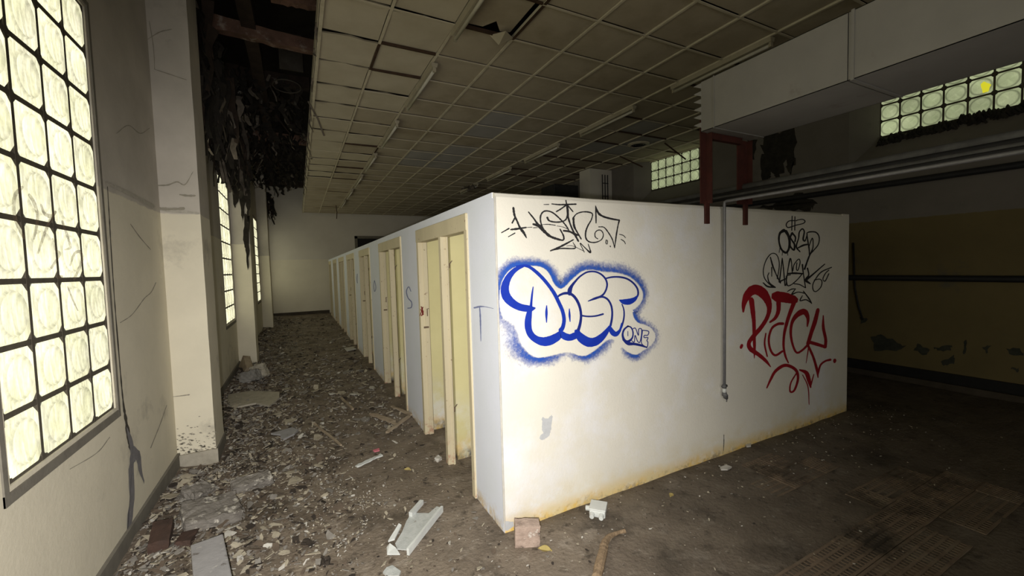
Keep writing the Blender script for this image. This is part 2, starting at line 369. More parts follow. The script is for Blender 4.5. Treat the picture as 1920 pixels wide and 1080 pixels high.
# baseboards
def skirt(name, p, q, h, t, mat, z=0, nseg=24):
    p, q = Vector(p), Vector(q); mb = MB(); d = (q-p).normalized(); n = Vector((d.y, -d.x, 0)); vs = []
    for i in range(nseg+1):
        c = p+(q-p)*i/nseg; w = .006*nz(c.y*2, c.x*2); vs += [c+Vector((0, 0, z-.02)), c+n*(t+w)+Vector((0, 0, z-.02)), c+n*(t+w)+Vector((0, 0, z+h+w)), c+Vector((0, 0, z+h+w))]
    mb.add(vs, [(i*4+k, i*4+(k+1) % 4, i*4+4+(k+1) % 4, i*4+4+k) for i in range(nseg) for k in range(4)]+[(0, 1, 2, 3), (nseg*4+3, nseg*4+2, nseg*4+1, nseg*4)])
    return S(mb.make(name, mat))
skirt('baseboard_left', (XL, -2, 0), (XL, 4.24, 0), .145, .018, 'frame_grey')
skirt('baseboard_left', (XL, 4.65, 0), (XL, 8.28, 0), .14, .018, 'frame_grey')
skirt('baseboard_left', (XL, 4.222, 0), (-.672, 4.222, 0), .13, .016, 'plaster_pale', 0, 5)
skirt('baseboard_left', (-.69, 4.22, 0), (-.69, 4.67, 0), .12, .016, 'frame_grey', 0, 4)
skirt('baseboard_end', (XL, YE, 0), (BX, YE, 0), .12, .015, 'strip_brown')
mb = MB(); mb.box(XF-.03, XF, YB, YE, .075, .19); S(mb.make('baseboard_right', 'black_band'))
mb = MB(); mb.box(XF-.06, XF, YB, YE, -.02, .07); S(mb.make('trim_1', 'strip_brown'))

# ------------------------------------------------------------------ glass block windows
def block_mesh(name, a, depth, mat, rr, proud):
    mb = MB(); N = 24; h = a/2; c = .018; loops = []
    def rsq(hh, x):
        out = []
        for k in range(N):
            q = 2*math.pi*(k+.5)/N; dx, dy = math.cos(q), math.sin(q); s = hh/max(abs(dx), abs(dy)); u, v = dx*s, dy*s
            if abs(u) > hh-c and abs(v) > hh-c: # round the corner
                cu, cv = math.copysign(hh-c, u), math.copysign(hh-c, v); L = math.hypot(u-cu, v-cv); u, v = cu+(u-cu)/L*c, cv+(v-cv)/L*c
            out.append((x, u, v))
        return out
    def circ(r, x): return [(x, r*math.cos(2*math.pi*(k+.5)/N), r*math.sin(2*math.pi*(k+.5)/N)) for k in range(N)]
    L = [rsq(h, -depth), rsq(h, -.006), rsq(h-.007, 0), circ(rr, -.001), circ(rr-.006, proud), circ(rr-.014, -.001), circ(.02, -.004)]
    vs = [v for l in L for v in l]; fs = [(i*N+k, i*N+(k+1) % N, (i+1)*N+(k+1) % N, (i+1)*N+k) for i in range(len(L)-1) for k in range(N)]
    fs += [tuple(range(N))[::-1], tuple(range((len(L)-1)*N, len(L)*N))]; mb.add(vs, fs)
    mb.mi = [1 if k < N or k == len(fs)-2 else 0 for k in range(len(fs))]     # rim and outer face bedded in mortar
    o = mb.make('glass_block', [mat, 'glass_rim'], smooth=True); me = o.data; bpy.data.objects.remove(o); return me
gl_l = block_mesh('gl', .224, .07, 'glass_left', .092, .006); gl_r = block_mesh('gr', .190, .07, 'glass_right', .082, .005)
def window(name, x, sgn, ya, yb, za, zb, nc, nr, me, label, border=.02):
    mb = MB(); bw, t0, t1 = .0095, x+sgn*.004-sgn*.012, x-sgn*.10
    lo, hi = min(t0, t1), max(t0, t1)
    for k in range(nc+1):
        yy = ya+(yb-ya)*k/nc; w = border if k in (0, nc) else bw; mb.box(lo, hi, yy-w, yy+w, za-border, zb+border)
    for k in range(nr+1):
        zz = za+(zb-za)*k/nr; w = border if k in (0, nr) else bw*1.15; mb.box(lo+.001, hi-.001, ya-border, yb+border, zz-w, zz+w)
    o = S(mb.make(name, 'mortar'), label)
    for r in range(nr):
        for c in range(nc):
            b = bpy.data.objects.new('glass_block', me); COL.objects.link(b); b.parent = o
            b.location = (x-sgn*.006, ya+(yb-ya)*(c+.5)/nc, za+(zb-za)*(r+.5)/nr); b.rotation_euler = (rnd.choice((0, math.pi/2, math.pi)) if sgn < 0 else rnd.choice((0, math.pi)), 0, 0 if sgn > 0 else math.pi)
    return o
labs = ['added unseen glass block window %s' % t for t in ('at the rear end of the left wall', 'second from the rear on the left wall', 'behind the photographer', 'beside the photographer, left of the large tagged one')]
labs += ['large glass block window filling the near left wall', 'added glass block window hidden just beyond the first pillar', 'narrow glass block window just before the second pillar', 'added glass block window hidden just beyond the second pillar', 'added unseen glass block window midway between the second and third pillar', 'thin glass block window just before the third pillar', 'added unseen glass block window beyond the third pillar', 'farthest added unseen glass block window beside the end wall']
wins = []
for i, (a, b) in enumerate(WL):
    w = window('window_%d' % (i+1), XL, 1, a, b, WZ[0], WZ[1], 4, 9, gl_l, labs[i]); wins.append(w)
    mb = MB(); e = .045
    mb.box(XL-.02, XL+.006, a-e, a-.019, WZ[0]-e-.015, WZ[1]+e); mb.box(XL-.02, XL+.006, b+.019, b+e, WZ[0]-e-.015, WZ[1]+e); mb.box(XL-.02, XL+.0055, a-e, b+e, WZ[0]-e-.015, WZ[0]-.019); mb.box(XL-.02, XL+.0055, a-e, b+e, WZ[1]+.019, WZ[1]+e)
    mb.make('window_frame', 'frame_grey', w)
for i, (a, b) in enumerate(WR):
    window('window_%d' % (i+13), XR, -1, a, b, WRZ[0], WRZ[1], 7, 3, gl_r, ('strip of round patterned glass blocks below the metal duct', 'strip of glass blocks left of the red oxide post')[i], .012)
# faded brown tag sprayed over the big window
G = (0, 330, 4.0); mb = MB()
for st in [[(150, 85, 26), (100, 140, 28), (88, 250, 26), (110, 350, 26), (165, 465, 20)], [(205, 140, 20), (245, 210, 22), (268, 320, 22), (240, 470, 16)], [(293, 215, 14), (320, 280, 22), (370, 300, 26), (400, 270, 22)], [(400, 270, 22), (340, 380, 22), (270, 580, 15)], [(382, 470, 12), (405, 550, 16), (432, 590, 20), (372, 690, 16)], [(455, 340, 16), (500, 470, 16), (515, 535, 18), (478, 552, 12)], [(515, 670, 12), (545, 585, 18), (590, 570, 22), (602, 640, 20), (545, 775, 16)], [(495, 830, 10), (530, 920, 12), (572, 1010, 8)], [(420, 760, 22), (450, 755, 20)]]:
    t = strokes([st], G, onX(XL), (1, 0, 0), .12); mb.add([Vector(v)+Vector((.004, 0, 0)) for v in t.v], t.f)
mb.a = [.52]*len(mb.v); o = mb.make('graffiti_tag', 'spray_brown', wins[4]); o['label'] = 'faded brown scrawl sprayed across the glass blocks'

# ------------------------------------------------------------------ roof void and suspended ceiling
mb = MB(); mb.box(XL-.3, XR+.5, YB-.3, YE+.3, ZT+.05, ZT+.12)
holes = []
for px, py, wx, wy in ((398, 84, .13, .16), (403, 101, .12, .14), (476, 300, .10, .35), (487, 324, .22, .22)):
    p = hit(px, py, 2, ZT); holes.append((p.x-wx/2, p.x+wx/2, p.y-wy/2, p.y+wy/2))
mb = MB(); y = YB-.3
for (a, b, c, d) in sorted(holes, key=lambda h: h[2]):
    mb.box(XL-.3, XR+.5, y, c, ZT, ZT+.06); mb.box(XL-.3, a, c, d, ZT, ZT+.06); mb.box(b, XR+.5, c, d, ZT, ZT+.06); y = d
mb.box(XL-.3, XR+.5, y, YE+.3, ZT, ZT+.06); S(mb.make('ceiling_roof_deck', 'deck'), 'dark broken roof deck above the missing ceiling')
CX = [.295, .825, 1.405, 1.985, 2.57, 3.155, 3.735, 4.315, 4.90, 5.49, 6.08, 6.67, XF+.29]
def ry_(k): return 4.29+.597*k
mb = MB(); mb.box(.30, XF+.3, YB, YE, ZC+.22, ZC+.27); ceiling = S(mb.make('ceiling', 'deck'), 'suspended ceiling of stained square tiles on a metal grid')
tiles = {}
def tile_mesh(w, d, sag, seed, curl=0):
    mb = MB(); n = 4; top = []
    for j in range(n+1):
        for i in range(n+1):
            u, v = i/n*2-1, j/n*2-1; z = -sag*(1-u*u)*(1-v*v)+curl*(max(0, -v)**3)*(.5+.5*math.sin(u*4+seed))
            top.append((u*w/2, v*d/2, z))
    N = n+1; fs = [(j*N+i, j*N+i+1, (j+1)*N+i+1, (j+1)*N+i) for j in range(n) for i in range(n)]
    mb.add(top, fs); mb.add([(x, y, z+.012) for x, y, z in top], [f[::-1] for f in fs])
    o = mb.make('ceiling_tile', 'ceiling_tile', smooth=True); me = o.data; bpy.data.objects.remove(o); return me
sags = [(0.002, 0), (.010, 0), (.018, -.012), (.006, -.02)]
stuffmb = MB(); missing = {(2, -2)}
pale = {(1, 0), (1, -1), (0, -1), (0, 0), (0, 1), (1, 1), (1, 2), (0, -2), (1, -2)}; greyset = {(4, 2), (4, 3), (4, 5), (4, 6), (3, 6), (8, 1), (8, 3), (9, 2), (9, 3), (4, 7), (3, 7)}
for k in range(-8, 23):
    for c in range(12):
        w, d = CX[c+1]-CX[c]-.022, .575; cx, cy = (CX[c]+CX[c+1])/2, ry_(k)+.2985
        if cy > YE-.2 or (c, k) in missing: continue
        if k > 10 or k < -5:
            stuffmb.box(cx-w/2, cx+w/2, cy-d/2, cy+d/2, ZC+.004, ZC+.014); continue
        bad = c < 2
        si = rnd.choice((1, 2, 3, 3)) if bad else rnd.choice((0, 0, 1)); wk = round(w, 3)
        mt = 'ceiling_tile_pale' if (c, k) in pale or (bad and rnd.random() < .5) else 'ceiling_tile_grey' if (c, k) in greyset else 'ceiling_tile'
        key = (wk, si, mt)
        if key not in tiles:
            tiles[key] = tile_mesh(w, d, *[sags[si][0], si*1.7, sags[si][1]]); tiles[key].materials.clear(); tiles[key].materials.append(MATS[mt])
        o = bpy.data.objects.new('ceiling_tile', tiles[key]); COL.objects.link(o); o.parent = ceiling
        o.location = (cx+rnd.uniform(-.003, .003), cy+rnd.uniform(-.004, .004), ZC+.012+(rnd.uniform(.0, .012) if bad else rnd.uniform(0, .004)))
        o.rotation_euler = (rnd.uniform(-.012, .012)*(1.6 if bad else .5), rnd.uniform(-.01, .01)*(1.5 if bad else .4), 0)
o = stuffmb.make('far_ceiling_tiling', 'ceiling_tile', ceiling); o['kind'] = 'stuff'
# metal grid: one runner for each line along the hall, cross tees joined
for c in range(13):
    mb = MB(); x = CX[c]
    if c == 0: mb.box(x-.025, x+.012, .2, YE-.02, ZC-.012, ZC+.05); mb.box(x-.03, x-.02, 3.0, YE-.02, ZC-.012, ZC+.14)
    else: mb.box(x-.0125, x+.0125, -.9, YE-.02, ZC-.006, ZC+.001); mb.box(x-.003, x+.003, -.9, YE-.02, ZC, ZC+.035)
    mb.make('ceiling_runner', 'rail_cream', ceiling)
rust = {(0, 0), (1, 0), (0, -1)}
tee = MB(); rt = MB()
for k in range(-8, 23):
    y = ry_(k)
    if y > YE-.1: continue
    for c in range(12):
        R = (c, k) in {(1, 0), (1, 1), (2, -2), (2, -1), (7, 1), (8, 2), (9, 2), (8, 3), (10, 1)} or (c == 1 and k > 4 and rnd.random() < .3) or (c >= 7 and rnd.random() < .35)
        if c == 0 and rnd.random() < .35 and k < 8: continue
        (rt if R else tee).box(CX[c]+.012, CX[c+1]-.012, y-.011, y+.011, ZC-.0045, ZC+.0015)
        if R: rt.box(CX[c]+.012, CX[c+1]-.012, y-.005, y+.005, ZC, ZC+.03)
for c, k in ((1, 0), (3, -2), (3, -3), (8, 2), (2, 6), (9, 1)):
    x = CX[c]; rt.box(x-.014, x+.014, ry_(k)+.01, ry_(k+1)-.01, ZC-.0095, ZC-.0065)
o = tee.make('cross_tee_grid', 'ceiling_tile_pale', ceiling); o['kind'] = 'stuff'
o = rt.make('rusted_tee_grid', 'rail_rust', ceiling); o['kind'] = 'stuff'; o['label'] = 'rusted dark cross bars of the ceiling grid'
# the torn tile near the front of the ceiling
x0, x1, y0, y1 = CX[2]+.02, CX[3]-.02, ry_(-2)+.02, ry_(-1)-.02
mb = MB(); z = ZC+.012
mb.prism([(x0, y0, z), (x1-.05, y0, z), (x1-.045, y1-.06, z), (x0+.40, y1-.035, z), (x0+.30, y1-.17, z), (x0+.22, y1-.04, z), (x0, y1-.03, z)], (0, 0, .012))
T(mb.make('torn_ceiling_tile', 'ceiling_tile'), 'torn ceiling tile lifted out of its rusted grid near the lamp', 'ceiling tile')
mb = MB(); p = [hit(px, py, 2, ZC-.01) for px, py in ((918, 70), (948, 48), (962, 72), (935, 77))]
p[1].z -= .05; p[0].z += .02; p[3].z -= .04; mb.prism(p, (0.004, .004, .006)); T(mb.make('ceiling_tile_flap', 'ceiling_tile_pale'), 'torn pale corner flap drooping below the ceiling tile gap', 'tile fragment')
ORD = 'first second third fourth fifth sixth seventh eighth ninth tenth eleventh twelfth thirteenth fourteenth fifteenth sixteenth'.split()
# torn edge shreds hanging along the broken edge of the ceiling
for i in range(16):
    y = 3.6+i*.62+rnd.uniform(-.2, .2); L = rnd.uniform(.06, .26); mb = MB(); x = .268
    pts = [(x, y, ZC+.02), (x-.015, y+rnd.uniform(-.04, .04), ZC-.3*L), (x+rnd.uniform(-.03, .05), y+rnd.uniform(-.06, .1), ZC-L)]
    mb.tube(pts, [.016, .012, .004], 5); T(mb.make('torn_edge_shred', 'torn_pale'), 'dry shred dangling from the torn ceiling edge, %s from the front' % ORD[i], 'ceiling shred', 'shreds along the torn ceiling edge')
for (a, b, lab) in (((578, 190), (602, 252), 'long thin strip hanging from the ceiling edge near the front'), ((630, 385), (629, 410), 'dark bent rod hanging at the far end of the lamp row')):
    p, q = hit(*a, 2, ZC-.01), hit(*b, 2, ZC-.01); q = Vector((p.x+.04, p.y+.05, p.z)) + (hit(*b, 1, p.y)-hit(*a, 1, p.y))
    mb = MB(); mb.tube([p, (p+q)/2+Vector((.02, 0, 0)), q], .012, 6); T(mb.make('hanging_strip', 'torn_pale' if 'thin' in lab else 'rail_rust'), lab, 'hanging strip')
for a, b, lab in (((1162, 293), (1205, 313), 'loose dark ceiling rail hanging left of the far glass blocks'), ((1246, 268), (1286, 299), 'loose dark ceiling rail hanging across the far glass blocks')):
    p = hit(*a, 2, ZC-.005); q = hit(*b, 1, p.y-.25); mb = MB(); mb.beam(p, q, .03, .02); T(mb.make('hanging_ceiling_rail', 'rail_rust'), lab, 'ceiling rail')
# round vent
v = hit(1197, 270, 2, ZC); e = empty('round_ceiling_vent', (v.x, v.y, ZC-.012)); T(e, 'round dark ceiling vent beside the hanging rails', 'vent')
mb = MB(); N = 28
def ringm(r0, r1, z0, z1, name, mat):
    mb = MB(); vs = [(r*math.cos(2*math.pi*k/N), r*math.sin(2*math.pi*k/N), z) for r, z in ((r0, z0), (r1, z1), (r1, z1+.01), (r0, z0+.01)) for k in range(N)]
    mb.add(vs, [(a*N+k, a*N+(k+1) % N, ((a+1) % 4)*N+(k+1) % N, ((a+1) % 4)*N+k) for a in range(4) for k in range(N)]); o = mb.make(name, mat); o.parent = e; return o
ringm(.15, .20, -.02, 0, 'vent_rim', 'rail_cream')
for r in (.05, .09, .13): ringm(r-.014, r, -.015, .0, 'vent_cone', 'pipe_dark')
# fluorescent battens
def batten(x, y0, y1, label, z=ZC-.008):
    e = empty('strip_light', (x, (y0+y1)/2, z)); T(e, label, 'strip light', 'dead fluorescent strip lights on the ceiling'); h = (y1-y0)/2
    mb = MB(); mb.prism([(-.038, -h, 0), (.038, -h, 0), (.026, -h, -.045), (-.026, -h, -.045)], (0, 2*h, 0)); o = mb.make('lamp_housing', 'lamp_body'); o.parent = e
    mb = MB(); mb.tube([(0, -h+.03, -.073), (0, h-.03, -.073)], .017, 10); o = mb.make('tube', 'tube_white', smooth=True); o.parent = e
    for s in (-1, 1):
        mb = MB(); mb.box(-.016, .016, s*(h-.018)-.012, s*(h-.018)+.012, -.092, -.044); o = mb.make('lamp_holder', 'lamp_body'); o.parent = e
    return e
names = ['nearest', 'second', 'third', 'fourth', 'fifth', 'sixth', 'seventh']
for i in range(7):
    y0 = 2.53+i*1.905; batten(1.425, y0, y0+1.27, '%s strip light in the row above the corridor' % names[i])
for i in range(5):
    y0 = 2.56+i*1.915; batten(4.335, y0, y0+1.25, '%s strip light in the row beside the metal duct' % names[i])
mb = MB()
for i in range(7): mb.tube([(4.2+rnd.uniform(-.1, .2), 10.6+rnd.uniform(-.3, .3), ZC-.02), (4.2+rnd.uniform(-.1, .2), 10.5, ZC-.08), (4.1+rnd.uniform(-.2, .2), 10.4+rnd.uniform(-.3, .3), ZC-.14)], .02, 5)
T(mb.make('broken_lamp_wiring', 'torn_pale'), 'tangle of torn pale wiring hanging by the farthest right lamp', 'wiring')
# roof timbers in the void
def timber(p, q, w, h, mat, label, jit=.01, n=12): mb = MB(); mb.beam(p, q, w, h, 0, jit, n); return T(mb.make('roof_timber', mat), label, 'timber')
timber((XL, 5.36, 4.24), (.30, 5.50, 4.24), .10, .14, 'timber_red', 'weathered red brown roof timber crossing above the first pillar')
timber((-.1, 4.60, 4.22), (.32, 4.58, 4.22), .08, .09, 'timber_red', 'short red brown timber stub at the top of the photo')
timber((-.34, 3.2, 4.33), (-.345, 14, 4.33), .13, .16, 'timber_dark', 'long dark roof timber running along the broken ceiling void')
timber((XL, 9.2, 4.2), (.3, 9.28, 4.2), .12, .16, 'timber_red', 'cross timber above the second pillar with rusty brown face')
timber((XL, 7.2, 4.5), (.3, 7.25, 4.5), .14, .16, 'timber_dark', 'charred cross timber midway between the two near pillars')
timber((XL, 11.6, 4.25), (.3, 11.6, 4.25), .12, .14, 'timber_dark', 'charred cross timber beyond the second pillar')
timber((XL, 13.9, 4.2), (.3, 13.9, 4.2), .12, .16, 'timber_dark', 'charred cross timber above the farthest pillar')
mb = MB(); mb.box(-.08, .2, 6.3, 6.33, 4.28, 4.75); T(mb.make('roof_board', 'torn_dark'), 'grey board fixed upright in the dark roof void', 'board')
mb = MB(); c = hit(538, 162, 2, 4.12); mb.tube([(c.x+.17*math.cos(a), c.y+.22*math.sin(a), c.z) for a in np.linspace(0, 6.28, 25)], .008, 6); T(mb.make('wire_hoop', 'torn_dark'), 'thin wire hoop lying in the dark roof void', 'wire')
# hanging lath and torn plaster in the void
def hang(name, label, n, bx, lo, hi, mat=('lath_dark', 'torn_pale', 'timber_dark')):
    mb = MB()
    for _ in range(n):
        x, y, z = (rnd.uniform(*b) for b in bx); L = rnd.uniform(lo, hi); w = rnd.uniform(.012, .075); a = rnd.uniform(0, 3.1); k = 5; vs = []
        ox = oy = 0
        for i in range(k+1):
            ox += rnd.uniform(-.05, .05); oy += rnd.uniform(-.05, .05); ww = w*(1-.6*i/k)*rnd.uniform(.6, 1.2)
            px_, py_ = max(x+ox, XL+.02), y+oy
            for s in (-1, 1): vs.append((max(px_+s*ww*math.cos(a), XL+.012), py_+s*ww*math.sin(a), z-L*i/k))
        mb.add(vs, [(2*i, 2*i+1, 2*i+3, 2*i+2) for i in range(k)], 0 if rnd.random() < .8 else rnd.choice((1, 2)))
    o = mb.make(name, mat); T(o, label, 'hanging debris'); o['kind'] = 'stuff'; return o
hang('hanging_plaster_debris', 'black shredded plaster and lath hanging beside the first pillar', 260, ((-.94, -.62), (4.8, 7.2), (3.4, 4.3)), .2, .8)
hang('hanging_plaster_debris', 'dark torn lath hanging above the second window', 200, ((-.94, -.62), (6.6, 8.2), (3.25, 4.0)), .2, .6)
hang('hanging_plaster_debris', 'tattered dark layers hanging from the roof void beyond the second pillar', 300, ((-.9, .22), (8.8, 13), (3.95, 4.4)), .08, .35)
hang('hanging_plaster_debris', 'rags of dark insulation hanging among the near roof timbers', 130, ((-.8, .22), (6.6, 9.0), (4.05, 4.5)), .08, .35)
hang('hanging_plaster_debris', 'clump of black debris at the top corner of the end wall', 70, ((-.93, -.6), (14.4, 17), (3.7, 4.2)), .2, .55)
# dark strip peeling down the second pillar
mb = MB(); pl = onY(8.27)
for poly in ([(432, 330), (468, 330), (470, 372), (466, 420), (461, 380), (455, 420), (449, 372), (440, 392)], [(458, 400), (468, 405), (468, 470), (465, 508), (461, 470), (457, 450)]): blob(poly, pl, (0, -1, 0), jit=1.4, lift=.012, mb=mb)
T(mb.make('peeling_strip', 'lath_dark'), 'dark ragged strip peeling down the second pillar', 'peeling paint')

# ------------------------------------------------------------------ left wall damage
def mark(name, mbb, mat, parent, label):
    o = mbb.make(name, mat, parent); o['label'] = label; return o
PX1 = (0, 0, 1)
mark('cement_scar', blob([(236, 800), (243, 812), (250, 835), (262, 845), (266, 885), (270, 908), (262, 890), (255, 862), (250, 870), (252, 920), (248, 970), (240, 1010), (236, 1022), (238, 980), (242, 930), (240, 880), (244, 850)], onX(XL), (1, 0, 0), jit=1.2, sub=3), 'cement_patch', wall_left, 'grey exposed cement where the wall is cracked')
mark('cement_scar', blob([(222, 1080), (228, 1060), (240, 1050), (238, 1080)], onX(XL), (1, 0, 0), jit=1.5, sub=3), 'cement_patch', wall_left, 'grey exposed cement low on the wall')
mark('crack', strokes([[(201, 350, 1), (204, 400, 1.6), (208, 470, 1.5), (214, 560, 1.6), (222, 660, 2), (230, 750, 2.5), (236, 790, 5), (243, 830, 7), (248, 850, 4)]], PX1, onX(XL), (1, 0, 0), .3), 'crack', wall_left, 'long dark crack running down beside the window')
mark('crack', strokes([[(292, 530, 1), (283, 548, 1), (270, 560, 1.2), (247, 590, 1), (225, 605, 1.2)], [(244, 420, 1), (262, 445, 1.3), (282, 468, 1)], [(312, 760, 1), (300, 795, 1.2), (282, 840, 1)], [(130, 880, 1), (180, 850, 1.2), (205, 820, 1)], [(218, 250, 1), (240, 235, 1.5), (262, 250, 1.4), (280, 240, 1)]], PX1, onX(XL), (1, 0, 0), .3), 'crack_soft', wall_left, 'fine soft cracks in the plaster')
mark('paint_ledge', strokes([[(201, 344, 5), (230, 357, 6), (260, 372, 6), (287, 387, 7)]], PX1, onX(XL+.006), (1, 0, 0), .15), 'ledge', wall_left, 'ragged pale edge where the upper paint stops')
pil = [o for o in COL.objects if o.name.startswith('wall_pillar')][0]
mark('paint_ledge', strokes([[(288, 388, 6), (310, 394, 6), (345, 397, 5), (372, 400, 4)]], PX1, onY(4.235), (0, -1, 0), .2), 'ledge', pil, 'ragged pale edge where the upper paint stops')
mark('crack', strokes([[(281, 350, 1), (290, 348, 2.2), (314, 347, 2.4), (332, 341, 2.2), (347, 346, 2), (362, 322, 1)], [(337, 365, 2), (352, 367, 3.5), (366, 367, 2.5)], [(284, 388, 3), (300, 391, 5), (320, 392, 4), (345, 391, 4)], [(275, 75, 1), (300, 60, 1.6), (322, 55, 1)], [(290, 130, 1), (320, 140, 1.4), (350, 150, 1)], [(280, 40, 1), (288, 90, 1.4), (290, 130, 1)], [(315, 745, 1), (340, 742, 1.5), (355, 740, 2)]], PX1, onY(4.235), (0, -1, 0), .3), 'crack_soft', pil, 'fine cracks in the plaster')
mb = MB()
for _ in range(150):
    x, y = rnd.uniform(330, 405), 860-abs(rnd.gauss(0, 30)); r = rnd.uniform(.8, 2.6)
    blob([(x-r*1.6, y), (x, y-r*.7), (x+r*1.6, y+rnd.uniform(-1, 1)), (x, y+r*.6)], onY(4.235), (0, -1, 0), jit=.4, sub=2, lift=.0015, mb=mb)
o = mark('peeled_speckle', mb, 'crack_soft', pil, 'dark specks where paint peels at the pillar foot'); o['kind'] = 'stuff'

# ------------------------------------------------------------------ cubicle block
UN = [(2.62, 3.94), (4.63, 6.01), (6.88, 8.10), (8.92, 10.31), (11.05, 12.42), (13.23, 14.48), (15.42, 16.48)]
TH = .12; FZ = 1.955
# end wall (faces the camera) with a rounded top edge
mb = MB(); n = 60
prof = [(BY, 0), (BY, BH-.03), (BY+.012, BH-.008), (BY+.035, BH), (BY+TH, BH), (BY+TH, 0)]
prof = [(y, z-.05 if z == 0 else z) for y, z in prof]; vs = []
for i in range(n+1):
    x = BX+(BXR-BX)*i/n; w = .004*nz(x*3, 5)
    vs += [(x+(.0 if i else .004), y, z+(w if z > 1 else 0)) for y, z in prof]
k = len(prof); mb.add(vs, [(i*k+a, i*k+(a+1) % k, i*k+k+(a+1) % k, i*k+k+a) for i in range(n) for a in range(k)]+[tuple(range(k))[::-1], tuple(range(n*k, n*k+k))])
wall_block_end = S(mb.make('wall_cubicle_end', 'block_end'), 'white graffiti covered end wall of the cubicle block')
# front wall piers and lintel
FT = .07; mb = MB(); y = BY+.04; mb.box(BX, BX+FT, BY+.002, BY+.04, -.05, BH-.034)
for a, b in UN:
    mb.box(BX, BX+FT, y, a, -.05, BH); mb.box(BX, BX+FT, a, b, FZ, BH); y = b
mb.box(BX, BX+FT, y, BYE, -.05, BH)
wall_block_front = S(mb.make('wall_cubicle_front', 'block_front'), 'pale lavender front of the cubicle block with door openings')
mb = MB(); mb.box(BXR-TH, BXR, BY+.001, BYE, -.05, BH-.004); S(mb.make('wall_cubicle_back', 'block_end'))
mb = MB(); mb.box(BX, BXR, BYE-.001, BYE+TH, -.05, BH-.003); S(mb.make('wall_cubicle_far', 'block_end'))
mb = MB(); mb.box(2.38, 2.50, BY+TH, BYE, -.05, BH-.002); S(mb.make('wall_cubicle_spine', 'cubicle_yellow'))
# corner beads: thin pale worn edges
mb = MB(); mb.tube([(BX+.001, BY+.003, .02), (BX+.001, BY+.003, BH-.03)], .006, 8); o = mb.make('corner_bead', 'plaster_white', wall_block_end)
for i, (a, b) in enumerate(UN):
    mid = a+.60 if i == 0 else (a+b)/2-.03
    mb = MB()
    for y in (mid+.02, b+.03): mb.box(BX+.085, 2.38, y, y+.07, -.05, BH-.006)
    if i == 0: pass
    S(mb.make('wall_partition', 'cubicle_yellow'))
    order = ['nearest', 'second', 'third', 'fourth', 'fifth', 'sixth', 'farthest'][i]
    e = empty('cubicle_door_frame', (BX, (a+b)/2, 0)); T(e, '%s cream wooden double door frame along the corridor' % order, 'door frame', 'double door frames of the cubicles')
    fr = 'cream_wood'; p = -.006
    def post(name, y0, y1, x0=BX-.012, x1=BX+.075, z0=-.03, z1=FZ, mat=fr, par=e):
        mb = MB(); mb.box(x0, x1, y0, y1, z0, z1); o = bevel(mb.make(name, mat), .004); o.parent = par; o.location = -Vector(e.location) if par is e else (0, 0, 0); return o
    post('jamb', a-.005, a+.05); fj = post('jamb', b-.055, b+.005); mp = post('mullion', mid-.03, mid+.03, x1=BX+.05)
    post('header', a-.004, b+.004, z0=FZ-.105, z1=FZ+.012, x0=BX-.016)
    # stop mouldings and old hardware, sub-pieces of the posts
    for y0 in (mid-.042, b-.067):
        post('door_stop', y0, y0+.012, x0=BX+.030, x1=BX+(.048 if y0 < b-.1 else .073), z0=-.02, z1=FZ-.1)
    if i < 4:
        for zz in (1.62, .45):
            mb = MB(); mb.tube([(BX+.05, mid-.044, zz-.02), (BX+.052, mid-.044, zz+.02)], .0045, 6); mb.beam((BX+.052, mid-.044, zz+.012), (BX+.072, mid-.05, zz+.04), .005, .007)
            o = mb.make('hinge', 'iron_rust'); o.parent = mp
        mb = MB(); mb.box(BX+.012, BX+.06, b-.072, b-.068, 1.035, 1.052); mb.tube([(BX+.05, b-.071, 1.15), (BX+.05, b-.071, 1.22), (BX+.065, b-.071, 1.22)], .0045, 6)
        o = mb.make('bolt', 'iron_rust'); o.parent = fj
# red scribble on the first frame
mark('red_scrawl', strokes([[(790, 575, 1.5), (793, 585, 2.5), (791, 592, 1.5)], [(789, 580, 1.5), (794, 590, 1.5)], [(788, 592, 1.2), (793, 576, 1.5)]], PX1, onX(BX-.0125), (-1, 0, 0), .3), 'ink_red', wall_block_front, 'small red scribble on the cream door jamb')
# pen letters T, S, O on the piers
XP = onX(BX); Tz = (880, 560, 10.8); Sz = (690, 380, 4.152)
mark('pen_letter', strokes([[(105, 185, 30), (220, 160, 30), (330, 165, 14), (490, 200, 8)], [(212, 165, 18), (225, 350, 26), (232, 600, 22), (238, 860, 8)]], Tz, XP, (-1, 0, 0), .15), 'ink_pen', wall_block_front, 'faint blue letter T on the nearest pier')
mark('pen_letter', strokes([[(335, 690, 5), (318, 655, 6), (300, 690, 7), (312, 740, 7), (340, 775, 7), (338, 815, 7), (310, 822, 6)]], Sz, XP, (-1, 0, 0), .1), 'ink_pen', wall_block_front, 'thin blue letter S on the second pier')
mark('pen_letter', strokes([[(50, 608, 4), (45, 650, 4), (52, 692, 4), (62, 660, 4), (52, 606, 4)]], Sz, XP, (-1, 0, 0), .1), 'ink_pen', wall_block_front, 'thin blue letter O on the third pier')
mark('pen_letter', strokes([[(270, 285, 4), (268, 320, 5), (271, 350, 4)]], (600, 440, 3.857), XP, (-1, 0, 0), .1), 'ink_pen', wall_block_front, 'faint blue stroke on a far pier')

